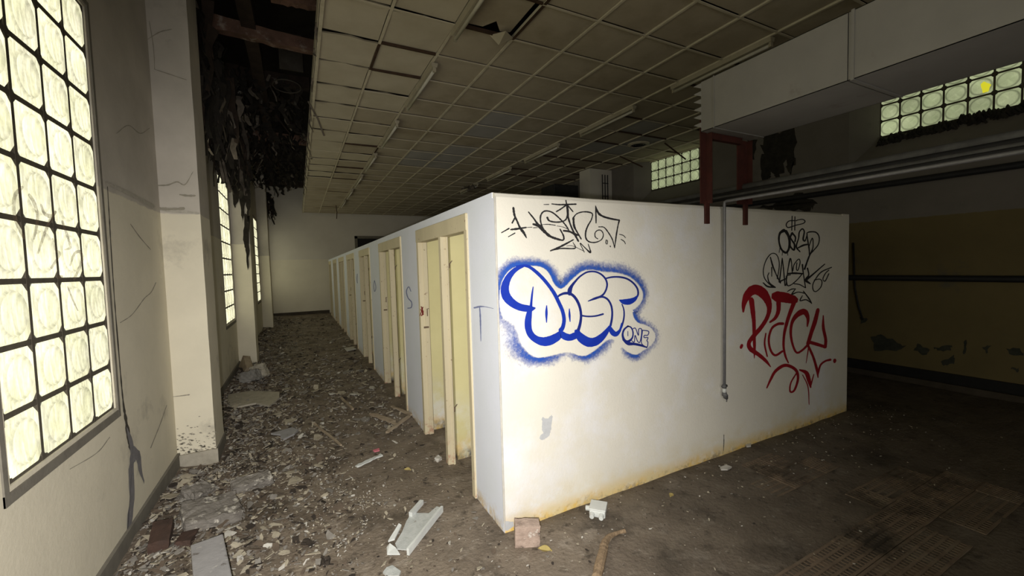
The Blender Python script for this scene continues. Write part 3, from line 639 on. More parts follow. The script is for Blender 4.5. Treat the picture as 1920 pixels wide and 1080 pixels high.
# ------------------------------------------------------------------ graffiti on the end wall
YP, NY = onY(BY), (0, -1, 0)
A, B, Hh, Cc, D = (930, 480, 5.144), (1080, 480, 5.141), (920, 370, 6.857), (1420, 395, 5.84), (1380, 525, 4.5)
def BtoA(l): return [(x+(1080-930)*5.144, y, w) for x, y, w in l]
dost = [[(262, 100, 18), (210, 118, 34), (160, 155, 44), (112, 220, 56), (85, 305, 70), (97, 385, 76), (150, 448, 70), (230, 493, 62), (325, 508, 54), (372, 503, 18)],
 [(195, 98, 12), (290, 95, 25), (350, 125, 28), (430, 195, 30), (500, 275, 30), (560, 360, 32), (605, 450, 32), (640, 530, 32), (655, 610, 32), (645, 680, 34), (622, 720, 42)],
 [(357, 298, 8), (347, 370, 17), (340, 440, 20), (334, 495, 28), (318, 560, 50), (308, 640, 60), (314, 710, 58), (340, 765, 58), (390, 805, 62), (455, 825, 76), (520, 815, 80), (580, 785, 70), (625, 755, 56), (670, 778, 60), (715, 785, 58), (765, 765, 56), (800, 740, 34)],
 [(487, 478, 8), (485, 550, 22), (486, 640, 8)], [(706, 510, 8), (708, 570, 18), (713, 632, 8)],
 BtoA([(0, 725, 34), (22, 760, 62), (65, 803, 78), (125, 832, 80), (190, 822, 72), (250, 778, 58), (295, 725, 40), (330, 672, 20)]),
 BtoA([(418, 425, 10), (455, 440, 42), (510, 440, 52), (560, 418, 36), (592, 385, 14)]),
 BtoA([(440, 650, 14), (422, 715, 22), (385, 752, 42), (352, 738, 46), (325, 695, 34)])]
dost2 = [[(575, 415, 10), (610, 380, 18), (660, 360, 22), (715, 364, 24), (760, 400, 24), (795, 460, 24), (815, 530, 22), (818, 600, 22), (806, 670, 25), (785, 735, 30)],
 [(708, 365, 34), (712, 325, 38), (735, 280, 24), (790, 215, 16), (830, 182, 15), (880, 155, 15), (945, 150, 15), (1002, 170, 15), (1047, 210, 16), (1069, 260, 16), (1065, 310, 16), (1042, 360, 16), (1007, 390, 18), (952, 410, 20), (888, 435, 8)],
 BtoA([(210, 402, 12), (260, 395, 17), (305, 420, 17), (335, 470, 17), (347, 530, 17), (345, 600, 18), (332, 670, 20)]),
 BtoA([(50, 575, 14), (120, 583, 14), (190, 578, 14), (260, 560, 16)]),
 BtoA([(290, 215, 14), (350, 203, 15), (420, 203, 16), (490, 220, 16), (550, 260, 16), (590, 315, 16), (597, 370, 16), (575, 412, 16)]),
 BtoA([(442, 465, 10), (460, 520, 12), (461, 590, 14), (445, 660, 16), (425, 710, 18)])]
one = [[(500, 675, 14), (462, 710, 16), (448, 760, 18), (465, 812, 24), (500, 825, 24), (540, 790, 14), (548, 735, 12), (530, 690, 12), (500, 675, 12)], [(498, 725, 6), (499, 770, 7)], [(455, 805, 20), (500, 842, 30), (560, 848, 22), (620, 860, 20), (682, 882, 10)],
 [(548, 700, 8), (572, 698, 8), (600, 765, 8), (603, 705, 8), (630, 706, 8), (628, 770, 8), (612, 832, 8), (590, 818, 8), (568, 765, 8), (560, 828, 8), (536, 818, 8)],
 [(640, 715, 8), (697, 726, 8), (690, 762, 8), (658, 765, 8), (656, 786, 8), (692, 786, 8), (682, 815, 8), (691, 832, 8), (682, 876, 8), (634, 848, 8), (630, 795, 8), (640, 718, 8)]]
mark('graffiti_lettering', strokes(dost, A, YP, NY, .02), 'ink_blue', wall_block_end, 'bold blue shadow strokes of the bubble letters DOST')
mark('graffiti_lettering', strokes(dost2, A, YP, NY, .02), 'ink_navy', wall_block_end, 'dark blue outlines of the bubble letters DOST')
mark('graffiti_lettering', strokes(one, B, YP, NY, .03), 'ink_navy', wall_block_end, 'small dark blue word ONE')
# soft sprayed halo: path clockwise, outside lies to the left of travel
def halo(path, conv):
    mb = MB(); C = catmull(path, 6); offs = ((-.14, 0), (-.04, .62), (.07, 1), (.3, .9), (.6, .6), (1.0, .26), (1.5, 0)); vs = []; al = []
    for i, c in enumerate(C):
        d = C[min(i+1, len(C)-1)][:2]-C[max(i-1, 0)][:2]; d /= np.linalg.norm(d)+1e-9; nn = np.array([d[1], -d[0]])
        for o_, a_ in offs:
            q = c[:2]+nn*o_*c[2]; q = (conv[0]+q[0]/conv[2], conv[1]+q[1]/conv[2]); q = (max(q[0], 933.5), q[1])
            vs.append(YP(*q)+Vector(NY)*.001); al.append(a_*c[3])
    k = len(offs); mb.add(vs, [(i*k+j, i*k+j+1, i*k+k+j+1, i*k+k+j) for i in range(len(C)-1) for j in range(k-1)]); mb.a = al; return mb
def BA(l): return [(x+150*5.144, y, w, a) for x, y, w, a in l]
h1 = [(85, 640, 150, .42), (45, 560, 90, .55), (30, 480, 60, .7), (30, 400, 60, .75), (34, 330, 70, .8), (52, 245, 80, .85), (95, 165, 80, .95), (170, 105, 80, 1), (260, 90, 70, 1), (350, 90, 70, 1), (430, 100, 70, 1), (490, 135, 70, 1), (530, 190, 75, 1), (565, 265, 80, 1), (612, 308, 80, 1), (655, 295, 80, .95), (705, 245, 80, .95), (765, 190, 85, .9)]
h1 += BA([(60, 140, 85, .85), (130, 128, 85, .85), (200, 135, 85, .85), (280, 148, 85, .8), (370, 152, 85, .8), (450, 170, 85, .8), (520, 198, 80, .8), (580, 245, 75, .8), (620, 295, 65, .8), (645, 350, 55, .75), (645, 410, 50, .65), (625, 455, 55, .6), (590, 495, 70, .6), (548, 525, 60, .75)])
h2 = BA([(548, 540, 60, .8), (560, 590, 60, .95), (600, 640, 60, .8), (660, 660, 55, .6), (720, 690, 50, .5), (760, 745, 50, .45), (765, 800, 50, .42), (730, 855, 55, .42), (680, 895, 60, .45), (620, 935, 60, .6), (580, 955, 60, .9), (530, 945, 60, .8), (480, 915, 55, .6), (440, 880, 40, .3)])
h3 = BA([(375, 815, 40, .3), (335, 805, 70, .5), (290, 825, 80, .7), (225, 880, 75, .8), (155, 935, 70, .9), (90, 965, 65, .9), (20, 962, 60, .7)])+[(720, 935, 70, .35), (640, 940, 70, .45), (560, 960, 80, .7), (480, 978, 80, .85), (400, 985, 80, .9), (330, 960, 110, .85), (270, 905, 140, .75), (220, 835, 150, .65), (200, 750, 150, .5), (165, 680, 150, .45), (90, 620, 110, .45)]
for h_, l_ in ((h1, 'blue sprayed halo over the top of the bubble letters'), (h2, 'blue sprayed halo around the word ONE'), (h3, 'soft blue sprayed halo under the bubble letters')): mark('spray_halo', halo(h_, A), 'spray_blue', wall_block_end, l_)
tag1 = [[(290, 135, 25), (305, 230, 25), (340, 310, 20), (380, 400, 28), (420, 450, 30), (460, 522, 10)], [(315, 255, 20), (275, 330, 18)], [(258, 415, 18), (330, 407, 24), (455, 388, 18)], [(470, 387, 8), (530, 385, 8)], [(545, 392, 8), (600, 390, 9)], [(138, 455, 12), (235, 400, 16)], [(225, 508, 10), (310, 460, 14)],
 [(485, 190, 16), (550, 270, 18), (600, 340, 25), (660, 395, 35)], [(545, 345, 22), (620, 370, 38), (690, 440, 36), (760, 500, 30), (850, 535, 25), (928, 550, 18), (935, 500, 20), (890, 410, 14)],
 [(660, 380, 18), (640, 310, 18), (640, 240, 18), (670, 190, 18), (720, 175, 18), (790, 195, 16), (860, 250, 16), (920, 310, 16), (970, 370, 16), (1000, 420, 14)], [(725, 260, 24), (750, 300, 18), (820, 318, 18), (900, 315, 16), (960, 290, 16), (985, 230, 20), (985, 160, 22), (965, 40, 14)],
 [(668, 350, 7), (740, 348, 10), (830, 360, 10)], [(850, 368, 6), (920, 380, 7), (990, 408, 8)], [(782, 85, 12), (880, 95, 16), (980, 92, 16), (1095, 88, 18)], [(680, 93, 6), (745, 92, 10)], [(840, 185, 14), (900, 150, 16), (975, 95, 16)], [(985, 100, 14), (1055, 185, 14)],
 [(985, 130, 28), (995, 260, 22), (1030, 370, 18), (1075, 470, 22), (1125, 565, 20)], [(935, 430, 22), (1010, 440, 24), (1080, 475, 26), (1130, 490, 15)], [(1060, 265, 26), (1070, 370, 24), (1110, 450, 18), (1160, 535, 18)],
 [(1055, 270, 16), (1100, 215, 14), (1170, 190, 14), (1250, 190, 16), (1305, 215, 14), (1290, 290, 14), (1250, 360, 16), (1220, 440, 18), (1220, 520, 18), (1260, 570, 16), (1340, 580, 14), (1420, 545, 12), (1445, 480, 12), (1420, 430, 12), (1380, 422, 12), (1340, 455, 12), (1342, 510, 12), (1375, 535, 10)],
 [(1352, 330, 12), (1350, 220, 16), (1345, 110, 10)], [(1345, 112, 10), (1380, 200, 25), (1440, 245, 22), (1540, 275, 22), (1650, 295, 18)], [(1650, 295, 18), (1630, 380, 14), (1610, 500, 16), (1590, 650, 10)], [(1590, 650, 10), (1560, 540, 14), (1500, 440, 14), (1450, 385, 12), (1385, 380, 10)],
 [(1480, 550, 10), (1478, 590, 10), (1495, 600, 8), (1498, 560, 10), (1482, 548, 8)], [(1533, 628, 14), (1537, 636, 12)], [(1650, 475, 8), (1700, 490, 10), (1730, 520, 8)], [(1670, 540, 8), (1710, 565, 10), (1730, 600, 8)],
 [(1060, 545, 14), (960, 600, 20), (860, 650, 22), (765, 688, 14)], [(765, 688, 12), (900, 658, 16), (1080, 655, 14), (1055, 580, 8)], [(970, 625, 6), (1050, 625, 6), (1190, 690, 7)], [(1200, 705, 8), (1145, 590, 10), (1210, 650, 12), (1280, 710, 18), (1250, 600, 8)]]
mark('graffiti_tag', strokes(tag1, Hh, YP, NY, .16), 'ink_black', wall_block_end, 'black marker tag above the blue letters')
tag2 = [[(380, 60, 9), (375, 215, 10)], [(410, 65, 9), (408, 215, 10)], [(430, 110, 9), (350, 112, 10), (315, 150, 11), (335, 185, 11), (420, 160, 10), (500, 140, 10), (520, 115, 11), (490, 95, 9), (430, 105, 9)],
 [(290, 215, 32), (245, 250, 22), (235, 330, 17), (260, 420, 18), (310, 460, 22), (342, 420, 20), (352, 350, 24), (340, 280, 24), (310, 225, 30)], [(380, 245, 22), (360, 290, 15), (380, 330, 15), (405, 370, 18), (400, 430, 18), (365, 400, 15), (350, 350, 12)], [(380, 245, 18), (415, 290, 15), (410, 340, 14)],
 [(465, 450, 12), (425, 395, 14), (450, 300, 12), (458, 235, 13), (490, 200, 13), (512, 230, 13), (500, 310, 17), (520, 330, 13), (545, 260, 10)], [(430, 415, 12), (500, 380, 18), (545, 370, 15)], [(540, 245, 10), (575, 232, 13), (640, 238, 13), (675, 290, 11), (665, 370, 10), (610, 440, 11), (570, 490, 13), (515, 640, 18)], [(560, 400, 10), (600, 300, 9), (607, 400, 10), (570, 490, 14)], [(540, 250, 10), (550, 330, 13), (565, 420, 13), (570, 490, 12)],
 [(215, 745, 10), (235, 640, 9), (235, 550, 9), (205, 480, 9), (150, 472, 9), (95, 540, 9), (65, 640, 9), (70, 720, 9), (105, 780, 10), (170, 835, 15)], [(62, 790, 11), (110, 830, 16), (195, 840, 12)], [(195, 838, 8), (130, 790, 12), (112, 720, 9), (125, 680, 9)], [(140, 510, 11), (165, 600, 15), (200, 690, 11), (250, 790, 15)], [(155, 720, 7), (155, 620, 11)],
 [(240, 770, 13), (255, 650, 11), (270, 520, 9)], [(270, 520, 9), (285, 650, 11), (300, 820, 11)], [(235, 780, 15), (320, 740, 11)], [(310, 820, 9), (330, 660, 9), (355, 530, 13), (370, 560, 9), (380, 680, 9)], [(385, 660, 9), (400, 590, 9), (450, 530, 9), (465, 570, 9), (442, 650, 9), (425, 640, 9), (430, 570, 9)], [(330, 690, 14), (400, 685, 18), (490, 690, 14)], [(490, 690, 10), (440, 750, 9), (370, 810, 10), (325, 815, 12), (315, 720, 11), (360, 702, 9)], [(490, 590, 14), (500, 680, 11), (525, 845, 9)], [(525, 845, 9), (460, 810, 10), (400, 800, 10)],
 [(545, 630, 14), (560, 700, 11), (530, 760, 25), (575, 800, 13)], [(530, 755, 28), (590, 710, 15), (735, 585, 9)], [(810, 620, 9), (700, 670, 11), (640, 740, 9), (605, 810, 9), (610, 870, 9), (640, 885, 9), (690, 840, 9), (705, 780, 9), (680, 750, 9), (620, 760, 9)], [(780, 690, 9), (740, 770, 9), (715, 750, 9), (740, 690, 9), (780, 650, 9)],
 [(325, 885, 7), (370, 860, 11), (415, 855, 7)], [(415, 855, 7), (375, 915, 13), (440, 892, 9), (520, 905, 11)], [(500, 880, 9), (560, 960, 13), (590, 1015, 11)], [(590, 1012, 10), (530, 975, 11), (465, 985, 11), (490, 930, 7)],
 [(245, 400, 6), (235, 460, 3)], [(275, 440, 6), (268, 490, 3)], [(325, 455, 7), (330, 490, 3)]]
mark('graffiti_tag', strokes(tag2, Cc, YP, NY, .08), 'ink_black', wall_block_end, 'stacked black marker tags with a crown near the far edge')
red = [[(60, 268, 14), (66, 200, 36), (97, 125, 60), (150, 82, 72), (212, 100, 76), (262, 165, 58), (280, 240, 36), (260, 320, 30), (210, 400, 30), (150, 470, 34), (108, 530, 30), (122, 582, 36), (190, 630, 30), (250, 682, 24), (290, 732, 8)], [(128, 165, 40), (140, 260, 36), (150, 360, 28), (152, 480, 25), (155, 580, 20), (153, 660, 5)], [(335, 138, 78), (410, 148, 78), (492, 168, 62)], [(358, 180, 36), (356, 260, 30), (330, 320, 24), (285, 356, 14)], [(488, 190, 32), (450, 290, 28), (425, 370, 25), (405, 460, 20), (400, 560, 18), (415, 640, 16), (440, 698, 10)], [(395, 368, 22), (350, 372, 20), (300, 410, 17), (275, 500, 17), (290, 590, 17), (330, 635, 17), (392, 600, 15)], [(250, 450, 10), (240, 540, 14), (262, 645, 10)],
 [(600, 392, 10), (605, 320, 26), (575, 268, 44), (520, 290, 38), (475, 350, 24), (460, 440, 20), (475, 540, 17), (510, 612, 16), (560, 590, 15), (612, 538, 18)], [(690, 250, 26), (665, 350, 32), (635, 440, 28), (605, 540, 28)], [(735, 300, 8), (735, 400, 22), (755, 500, 22), (752, 562, 24)], [(752, 565, 24), (690, 545, 25), (612, 522, 26)], [(605, 550, 18), (650, 650, 18), (682, 760, 20), (690, 822, 8)], [(690, 790, 14), (710, 720, 14), (750, 685, 14), (795, 672, 18)], [(612, 560, 10), (590, 700, 4)], [(48, 550, 22), (40, 570, 22)], [(832, 675, 24), (830, 690, 22)],
 [(258, 910, 10), (290, 840, 18), (330, 770, 22), (400, 722, 24), (460, 730, 24), (510, 770, 22), (520, 840, 18), (490, 930, 15), (455, 940, 13), (460, 870, 11), (505, 790, 10)], [(535, 758, 12), (590, 782, 30), (612, 840, 30), (628, 905, 12)], [(628, 890, 12), (655, 795, 6)], [(560, 800, 6), (605, 900, 8), (615, 1050, 5)]]
mark('graffiti_lettering', strokes(red, D, YP, NY, .04), 'ink_red', wall_block_end, 'dark red sprayed word RACK with looping tail')
mark('filler_patch', blob([(330, 340), (370, 300), (430, 330), (500, 330), (590, 240), (625, 280), (600, 470), (570, 640), (530, 770), (450, 830), (390, 870), (330, 880), (285, 830), (310, 760), (380, 690), (345, 580), (360, 400)], YP, NY, (990, 760, 13.5), jit=.7, sub=4), 'patch_grey', wall_block_end, 'small grey filler patch low on the white wall')
mark('filler_patch', blob([(944, 983), (947, 977), (962, 978), (964, 985), (952, 994), (943, 996)], YP, NY, jit=.6, sub=3), 'patch_grey', wall_block_end, 'grey filler patch at the foot of the corner')
mark('crack', strokes([[(1357, 815, .8), (1357, 830, 1.2), (1356, 845, 1)]], PX1, YP, NY, .3), 'crack', wall_block_end, 'short crack at the wall foot below the pipe')

# ------------------------------------------------------------------ duct, its frame and the pipes
y1 = 2.16; x0, x1 = 2.76, 3.35; z0, z1 = 2.575, 2.945
duct = empty('ventilation_duct', (x0, y1, z0)); T(duct, 'grey sheet metal ventilation duct hanging above the end wall', 'duct')
def dpart(name, mb, mat, parent=duct): o = mb.make(name, mat); o.parent = parent; o.location = -Vector(duct.location) if parent is duct else (0, 0, 0); return o
ys_ = [y1, y1-.94, y1-2.2, y1-3.4, YB+.02]
for i in range(4):
    a, b = ys_[i+1]+.002, ys_[i]-.002; t = .0015*i; mb = MB()
    mb.box(x0+t, x0+t+.004, a, b, z0, z1); mb.box(x1-t-.004, x1-t, a, b, z0, z1); mb.box(x0+t, x1-t, a, b, z0, z0+.004); mb.box(x0+t, x1-t, a, b, z1-.004, z1)
    o = dpart('duct_section', mb, 'duct_metal')
mb = MB(); mb.box(x0-.006, x0, y1-.115, y1-.108, z0-.004, z1); mb.box(x0-.005, x1+.005, y1-.115, y1-.109, z0-.006, z0); dpart('folded_seam', mb, 'duct_metal')
for ya in (y1-.962, y1-2.2): mb = MB(); mb.box(x0-.004, x1+.004, ya-.008, ya+.008, z0-.005, z1+.003); dpart('joint_strap', mb, 'duct_metal')
for i in range(6):
    z = z0+.03+i*.058; mb = MB(); mb.prism([(x0, y1-.004, z), (x0, y1-.004, z+.04), (x0-.02, y1+.05, z+.028)], (.003, 0, 0)); dpart('bent_tab', mb, 'duct_metal')
fr = empty('duct_support_frame', (x0, y1, 1.9)); T(fr, 'red oxide steel frame carrying the duct over the end wall', 'steel frame')
def fpart(name, mb): o = mb.make(name, 'red_oxide'); o.parent = fr; o.location = -Vector(fr.location); return o
mb = MB(); mb.box(2.765, 2.835, BY-.012, BY-.004, BH+.005, 2.67); mb.box(2.829, 2.837, BY-.06, BY-.004, BH+.005, 2.57); fpart('post', mb)
mb = MB(); mb.box(3.205, 3.34, BY-.012, BY-.004, BH+.02, 2.57); mb.box(3.334, 3.342, BY-.05, BY-.004, BH+.02, 2.57); fpart('post', mb)
mb = MB(); mb.box(2.83, 3.21, BY-.05, BY-.013, 2.525, 2.572); fpart('crossbar', mb)
for x in (2.815, 3.288): mb = MB(); mb.box(x, x+.042, BY-.02, BY-.001, 1.888, BH+.03); fpart('wall_strap', mb)
def pipe(name, pts, r, mat, label, cat='pipe', group=None, seg=12): mb = MB(); mb.tube(pts, r, seg); return T(mb.make(name, mat, smooth=True), label, cat, group)
pipe('pipe', [(3.29, YB, 2.195), (3.29, 4.4, 2.195)], .028, 'pipe_grey', 'thickest grey pipe on top of the overhead bundle')
pipe('pipe', [(3.20, YB, 2.150), (3.20, 4.2, 2.150)], .017, 'pipe_dark', 'dark pipe second from the top of the overhead bundle')
pipe('pipe', [(3.13, YB, 2.118), (3.13, 3.8, 2.118)], .014, 'pipe_grey', 'slim grey pipe third from the top of the overhead bundle')
pipe('pipe', [(3.075, YB, 2.092), (3.075, 3.3, 2.092)], .012, 'pipe_dark', 'slim dark pipe fourth from the top of the overhead bundle')
vp = empty('tap_pipe', (3.01, BY-.03, .5)); T(vp, 'thin grey water pipe running down the white wall to a tap', 'pipe')
def vpart(name, mb, mat, sm=True): o = mb.make(name, mat, smooth=sm); o.parent = vp; o.location = -Vector(vp.location); return o
PY = BY-.032
mb = MB(); mb.tube([(3.015, YB, 2.066), (3.015, PY-.02, 2.066), (3.015, PY, 2.06), (3.013, PY, 2.03), (3.012, PY, 1.3), (3.008, PY, .585)], .0115, 12); vpart('pipe_run', mb, 'pipe_bright')
mb = MB(); mb.tube([(2.985, PY, .588), (3.036, PY, .588)], .011, 8); mb.tube([(3.008, PY, .60), (3.008, PY, .572)], .017, 8); vpart('collar', mb, 'pipe_grey')
mb = MB(); mb.tube([(3.009, PY, .575), (3.009, PY, .535)], .0155, 10); vpart('white_sleeve', mb, 'plastic_white')
mb = MB(); mb.tube([(3.008, PY, .54), (3.012, PY, .515), (3.024, PY, .497), (3.038, PY, .483)], [.017, .021, .018, .012], 10); vpart('tap_body', mb, 'pipe_grey')
mb = MB(); mb.tube([(3.036, PY, .52), (3.048, PY, .508), (3.048, PY, .492), (3.040, PY, .478), (3.036, PY, .455)], .0045, 6); vpart('tap_lever', mb, 'pipe_grey')
pipe('pipe', [(XF-.06, YB, 2.47), (XF-.06, 4.9, 2.53), (XF-.06, 6.5, 2.55)], .038, 'pipe_dark', 'black pipe along the upper right wall')
pipe('pipe', [(XF-.05, YB, 1.315), (XF-.05, YE-.1, 1.315)], .036, 'black_band', 'thick black horizontal pipe across the ochre right wall')
pipe('hanging_wire', [hit(1600, 455, 0, XF-.02), hit(1603, 540, 0, XF-.02), hit(1610, 575, 0, XF-.02), hit(1618, 600, 0, XF-.02)], .010, 'pipe_dark', 'thin black wire hanging down the right wall', 'wire', None, 6)

# right wall mould and peeling paint
RW = onX(XF); NX = (-1, 0, 0)
mb = MB(); blob([(1432, 252), (1492, 240), (1490, 300), (1478, 330), (1470, 300), (1462, 345), (1450, 320), (1442, 335), (1430, 345), (1428, 300)], RW, NX, jit=5, sub=6, mb=mb)
blob([(1403, 262), (1420, 262), (1412, 300), (1405, 285)], RW, NX, jit=3, sub=4, mb=mb); blob([(1480, 330), (1490, 280), (1484, 345)], RW, NX, jit=3, mb=mb)
mark('mould_stain', mb, 'mould', wall_right, 'black mould running down the wall under the duct')
mb = MB(); blob([(1420, 388), (1460, 378), (1500, 362), (1530, 378), (1525, 392), (1470, 396)], RW, NX, jit=4, sub=6, mb=mb); mark('mould_stain', mb, 'mould', wall_right, 'black mould above the end wall near the tags')
mb = MB()
for poly in ([(1634, 632), (1650, 626), (1680, 640), (1698, 650), (1680, 660), (1640, 656)], [(1750, 652), (1785, 648), (1782, 658), (1760, 657)], [(1762, 680), (1790, 665), (1788, 682), (1772, 686)], [(1888, 655), (1912, 652), (1920, 668), (1895, 664)], [(1895, 690), (1910, 690), (1908, 698)], [(1808, 640), (1814, 638), (1812, 660), (1806, 665)], [(1842, 650), (1858, 648), (1850, 664)], [(1612, 595), (1628, 598), (1615, 608)], [(1720, 645), (1745, 655), (1735, 668), (1715, 655)]): blob(poly, RW, NX, jit=2.2, sub=4, mb=mb)
mark('peeled_paint', mb, 'peel', wall_right, 'dark patches where paint has peeled low on the ochre wall')
mb = MB()
for i in range(150):
    y = rnd.uniform(1.2, 2.75); x = rnd.uniform(XR-.10, XR-.02); z = WRZ[0]-.02+(x-XR)*1.2; h = rnd.uniform(.03, .06)*(1.3 if y < 2.2 else .8); mb.tube([(x, y-.04, z), (x, y, z+h), (x+.01, y+.04, z)], [.012, .03, .01], 5)
o = mb.make('sill_debris', 'mould'); o['kind'] = 'stuff'; T(o, 'dark debris heaped along the sill of the right glass block strip', 'debris')
sy_ = NT('scrap_yellow_glow'); sy_.col((.5, .5, .03)); sy_.b.inputs['Emission Color'].default_value = (.75, .70, .03, 1); sy_.b.inputs['Emission Strength'].default_value = .6; MATS['scrap_yellow_glow'] = sy_.m  # emission stands in for daylight passing through the scrap
w_ = [o for o in COL.objects if o.name == 'window_13'][0]
mark('yellow_scrap', blob([(1838, 158), (1846, 152), (1858, 160), (1852, 172), (1842, 174)], onX(XR-.008), NX, jit=1, sub=3), 'scrap_yellow_glow', w_, 'small yellow scrap on a glass block')
mb = MB(); mb.box(6.15, XF, 7.8, 8.2, -.05, ZC); S(mb.make('wall_cross', 'wall_right2' if 'wall_right2' in MATS else 'wall_end'), 'short pale cross wall at the far right of the hall')
mb = MB()
for x in (6.48, 6.56, 6.64): mb.tube([(x, 7.76, 1.6), (x, 7.76, 3.7)], .012, 6)
for z in (2.0, 2.3, 2.6, 2.9, 3.2, 3.5): mb.tube([(6.47, 7.75, z), (6.65, 7.75, z)], .010, 6)
T(mb.make('caged_ladder', 'pipe_dark'), 'thin dark ladder rails against the far cross wall', 'ladder')
cb = empty('recess_box', (5.75, 8.5, 2.3)); T(cb, 'dark box in place of a recess left of the far cross wall', 'recess')  # plain dark box in place of a recess of unclear use
mb = MB(); mb.box(-.33, .36, -.3, .3, -.2, 1.2); o = bevel(mb.make('recess_body', 'pipe_dark'), .01); o.parent = cb
for z in (.1, .4, .7, 1.0): mb = MB(); mb.box(-.28, .31, -.315, -.3, z, z+.12); o = mb.make('front_slat', 'pipe_dark'); o.parent = cb
# dark doorway on the end wall
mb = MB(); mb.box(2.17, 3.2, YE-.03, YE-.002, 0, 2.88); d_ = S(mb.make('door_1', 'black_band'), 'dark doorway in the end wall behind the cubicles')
mb = MB(); mb.box(2.07, 2.17, YE-.05, YE, 0, 2.97); mb.box(3.2, 3.3, YE-.05, YE, 0, 2.97); mb.box(2.07, 3.3, YE-.05, YE, 2.88, 2.98); mb.make('door_trim', 'frame_grey', d_)

# ------------------------------------------------------------------ things on the floor
def rough_block(name, sx, sy, sz, mat, loc, rot, label, cat, jit=.004, sub=3, group=None):
    bm = bmesh.new(); bmesh.ops.create_cube(bm, size=1); bmesh.ops.subdivide_edges(bm, edges=bm.edges, cuts=sub, use_grid_fill=True)
    s = rnd.uniform(0, 99)
    for v in bm.verts:
        e = sum(abs(abs(c)-.5) < .01 for c in v.co); p = Vector((v.co.x*sx, v.co.y*sy, v.co.z*sz))
        k = jit*(1 if e == 1 else 1.8 if e == 2 else 2.6); d = Vector((nz(p.x*40, p.y*40, p.z*40+s), nz(p.x*40+9, p.y*40, p.z*40+s), nz(p.x*40, p.y*40+5, p.z*40+s)))
        v.co = p*(1-(.03 if e > 1 else 0))+d*k
    me = bpy.data.meshes.new(name); bm.to_mesh(me); bm.free(); me.materials.append(MATS[mat]); o = bpy.data.objects.new(name, me); COL.objects.link(o)
    o.location = loc; o.rotation_euler = rot; return T(o, label, cat, group)
def fpt(px, py, z=0.): p = hit(px, py, 2, z); p.z = fh(p.x, p.y); return p
def at_floor(o, px, py, up): p = hit(px, py, 2, up); o.location = (p.x, p.y, p.z); return o
def slab(name, pts, t, mat, label, cat, lift=.0, base=0.03, group=None):   # flat piece traced by its outline on the ground
    P = [hit(px, py, 2, base) for px, py in pts]; c = sum(P, Vector())/len(P); g = fh(c.x, c.y)+lift; mb = MB()
    mb.prism([(p.x, p.y, g+.003*nz(p.x*20, p.y*20)) for p in P], (0, 0, t)); return T(mb.make(name, mat, origin=(c.x, c.y, g)), label, cat, group)
# concrete lintel piece at the bottom edge
q = hit(418, 1000, 2, .13); q0 = hit(362, 1008, 2, .13); dv = Vector((.22, -1, 0)).normalized(); sv = Vector((1, .22, 0)).normalized()
mb = MB(); L, wd, hh = .62, (q-q0).length*.98, .085
base = Vector((q.x, q.y, .045)); mb.prism([base, base-sv*wd, base-sv*wd+dv*L, base+dv*L], (0, 0, hh)); o = bevel(mb.make('concrete_lintel', 'concrete', origin=base), .006, 2); T(o, 'grey concrete lintel piece lying near the left wall', 'concrete block')
rough_block('brick', .095, .21, .075, 'brick', tuple(hit(302, 1005, 2, .11)), (.1, .06, .1), 'dark red brick against the left skirting', 'brick')
rough_block('brick', .08, .15, .06, 'brick', tuple(hit(350, 1012, 2, .05)), (-.1, .1, -.1), 'buried dark red brick beside the concrete lintel', 'brick')
rough_block('plaster_lump', .30, .26, .09, 'mortar_lump', tuple(hit(396, 962, 2, .07)), (.12, .15, .3), 'large grey lump of plaster above the concrete lintel', 'plaster lump', .011, 7)
rough_block('plaster_lump', .26, .12, .07, 'mortar_lump', tuple(hit(472, 905, 2, .05)), (.1, .05, .35), 'long pale lump of mortar on the rubble bank', 'plaster lump', .011, 7)
rough_block('plaster_lump', .18, .14, .09, 'mortar_lump', tuple(hit(372, 925, 2, .07)), (.3, .1, .9), 'rough grey lump at the pillar foot', 'plaster lump', .012, 7)
rough_block('broken_brick', .145, .08, .13, 'brick_broken', (1.10, 2.03, .066), (.06, .03, -.42), 'broken pinkish brick standing at the white wall corner', 'brick', .0025, 6)
slab('plaster_sheet', [(428, 742), (470, 735), (524, 737), (524, 748), (505, 763), (480, 758), (440, 766), (427, 762)], .02, 'plaster_pale', 'broad flat pale plaster sheet beyond the first pillar', 'plaster sheet', .01, .05)
slab('grey_tile_piece', [(508, 812), (548, 801), (559, 805), (552, 813), (532, 823), (526, 820), (526, 814)], .016, 'concrete', 'broken grey tile piece lying in the corridor', 'tile piece', .012)
slab('white_sheet', [(645, 652), (662, 650), (668, 654), (650, 658)], .01, 'plaster_white', 'small white sheet beside the cubicle doors', 'sheet', .015)
rough_block('wood_block', .10, .34, .20, 'wood_stick', tuple(hit(461, 688, 2, .14)), (.45, .3, .35), 'brown wooden block leaning beside the second pillar', 'wood block')
for px, py, s, lab in ((485, 692, .13, 'pale plaster rubble lump by the second pillar'), (492, 700, .10, 'smaller pale rubble lump in front of the second pillar'), (470, 706, .15, 'grey rubble lump left of the heap')): rough_block('rubble_lump', s*1.5, s*1.2, s, 'plaster_pale' if 'pale' in lab else 'plaster_grey', tuple(hit(px, py, 2, .12)), (.2, .3, rnd.uniform(0, 3)), lab, 'rubble', .014, 6)
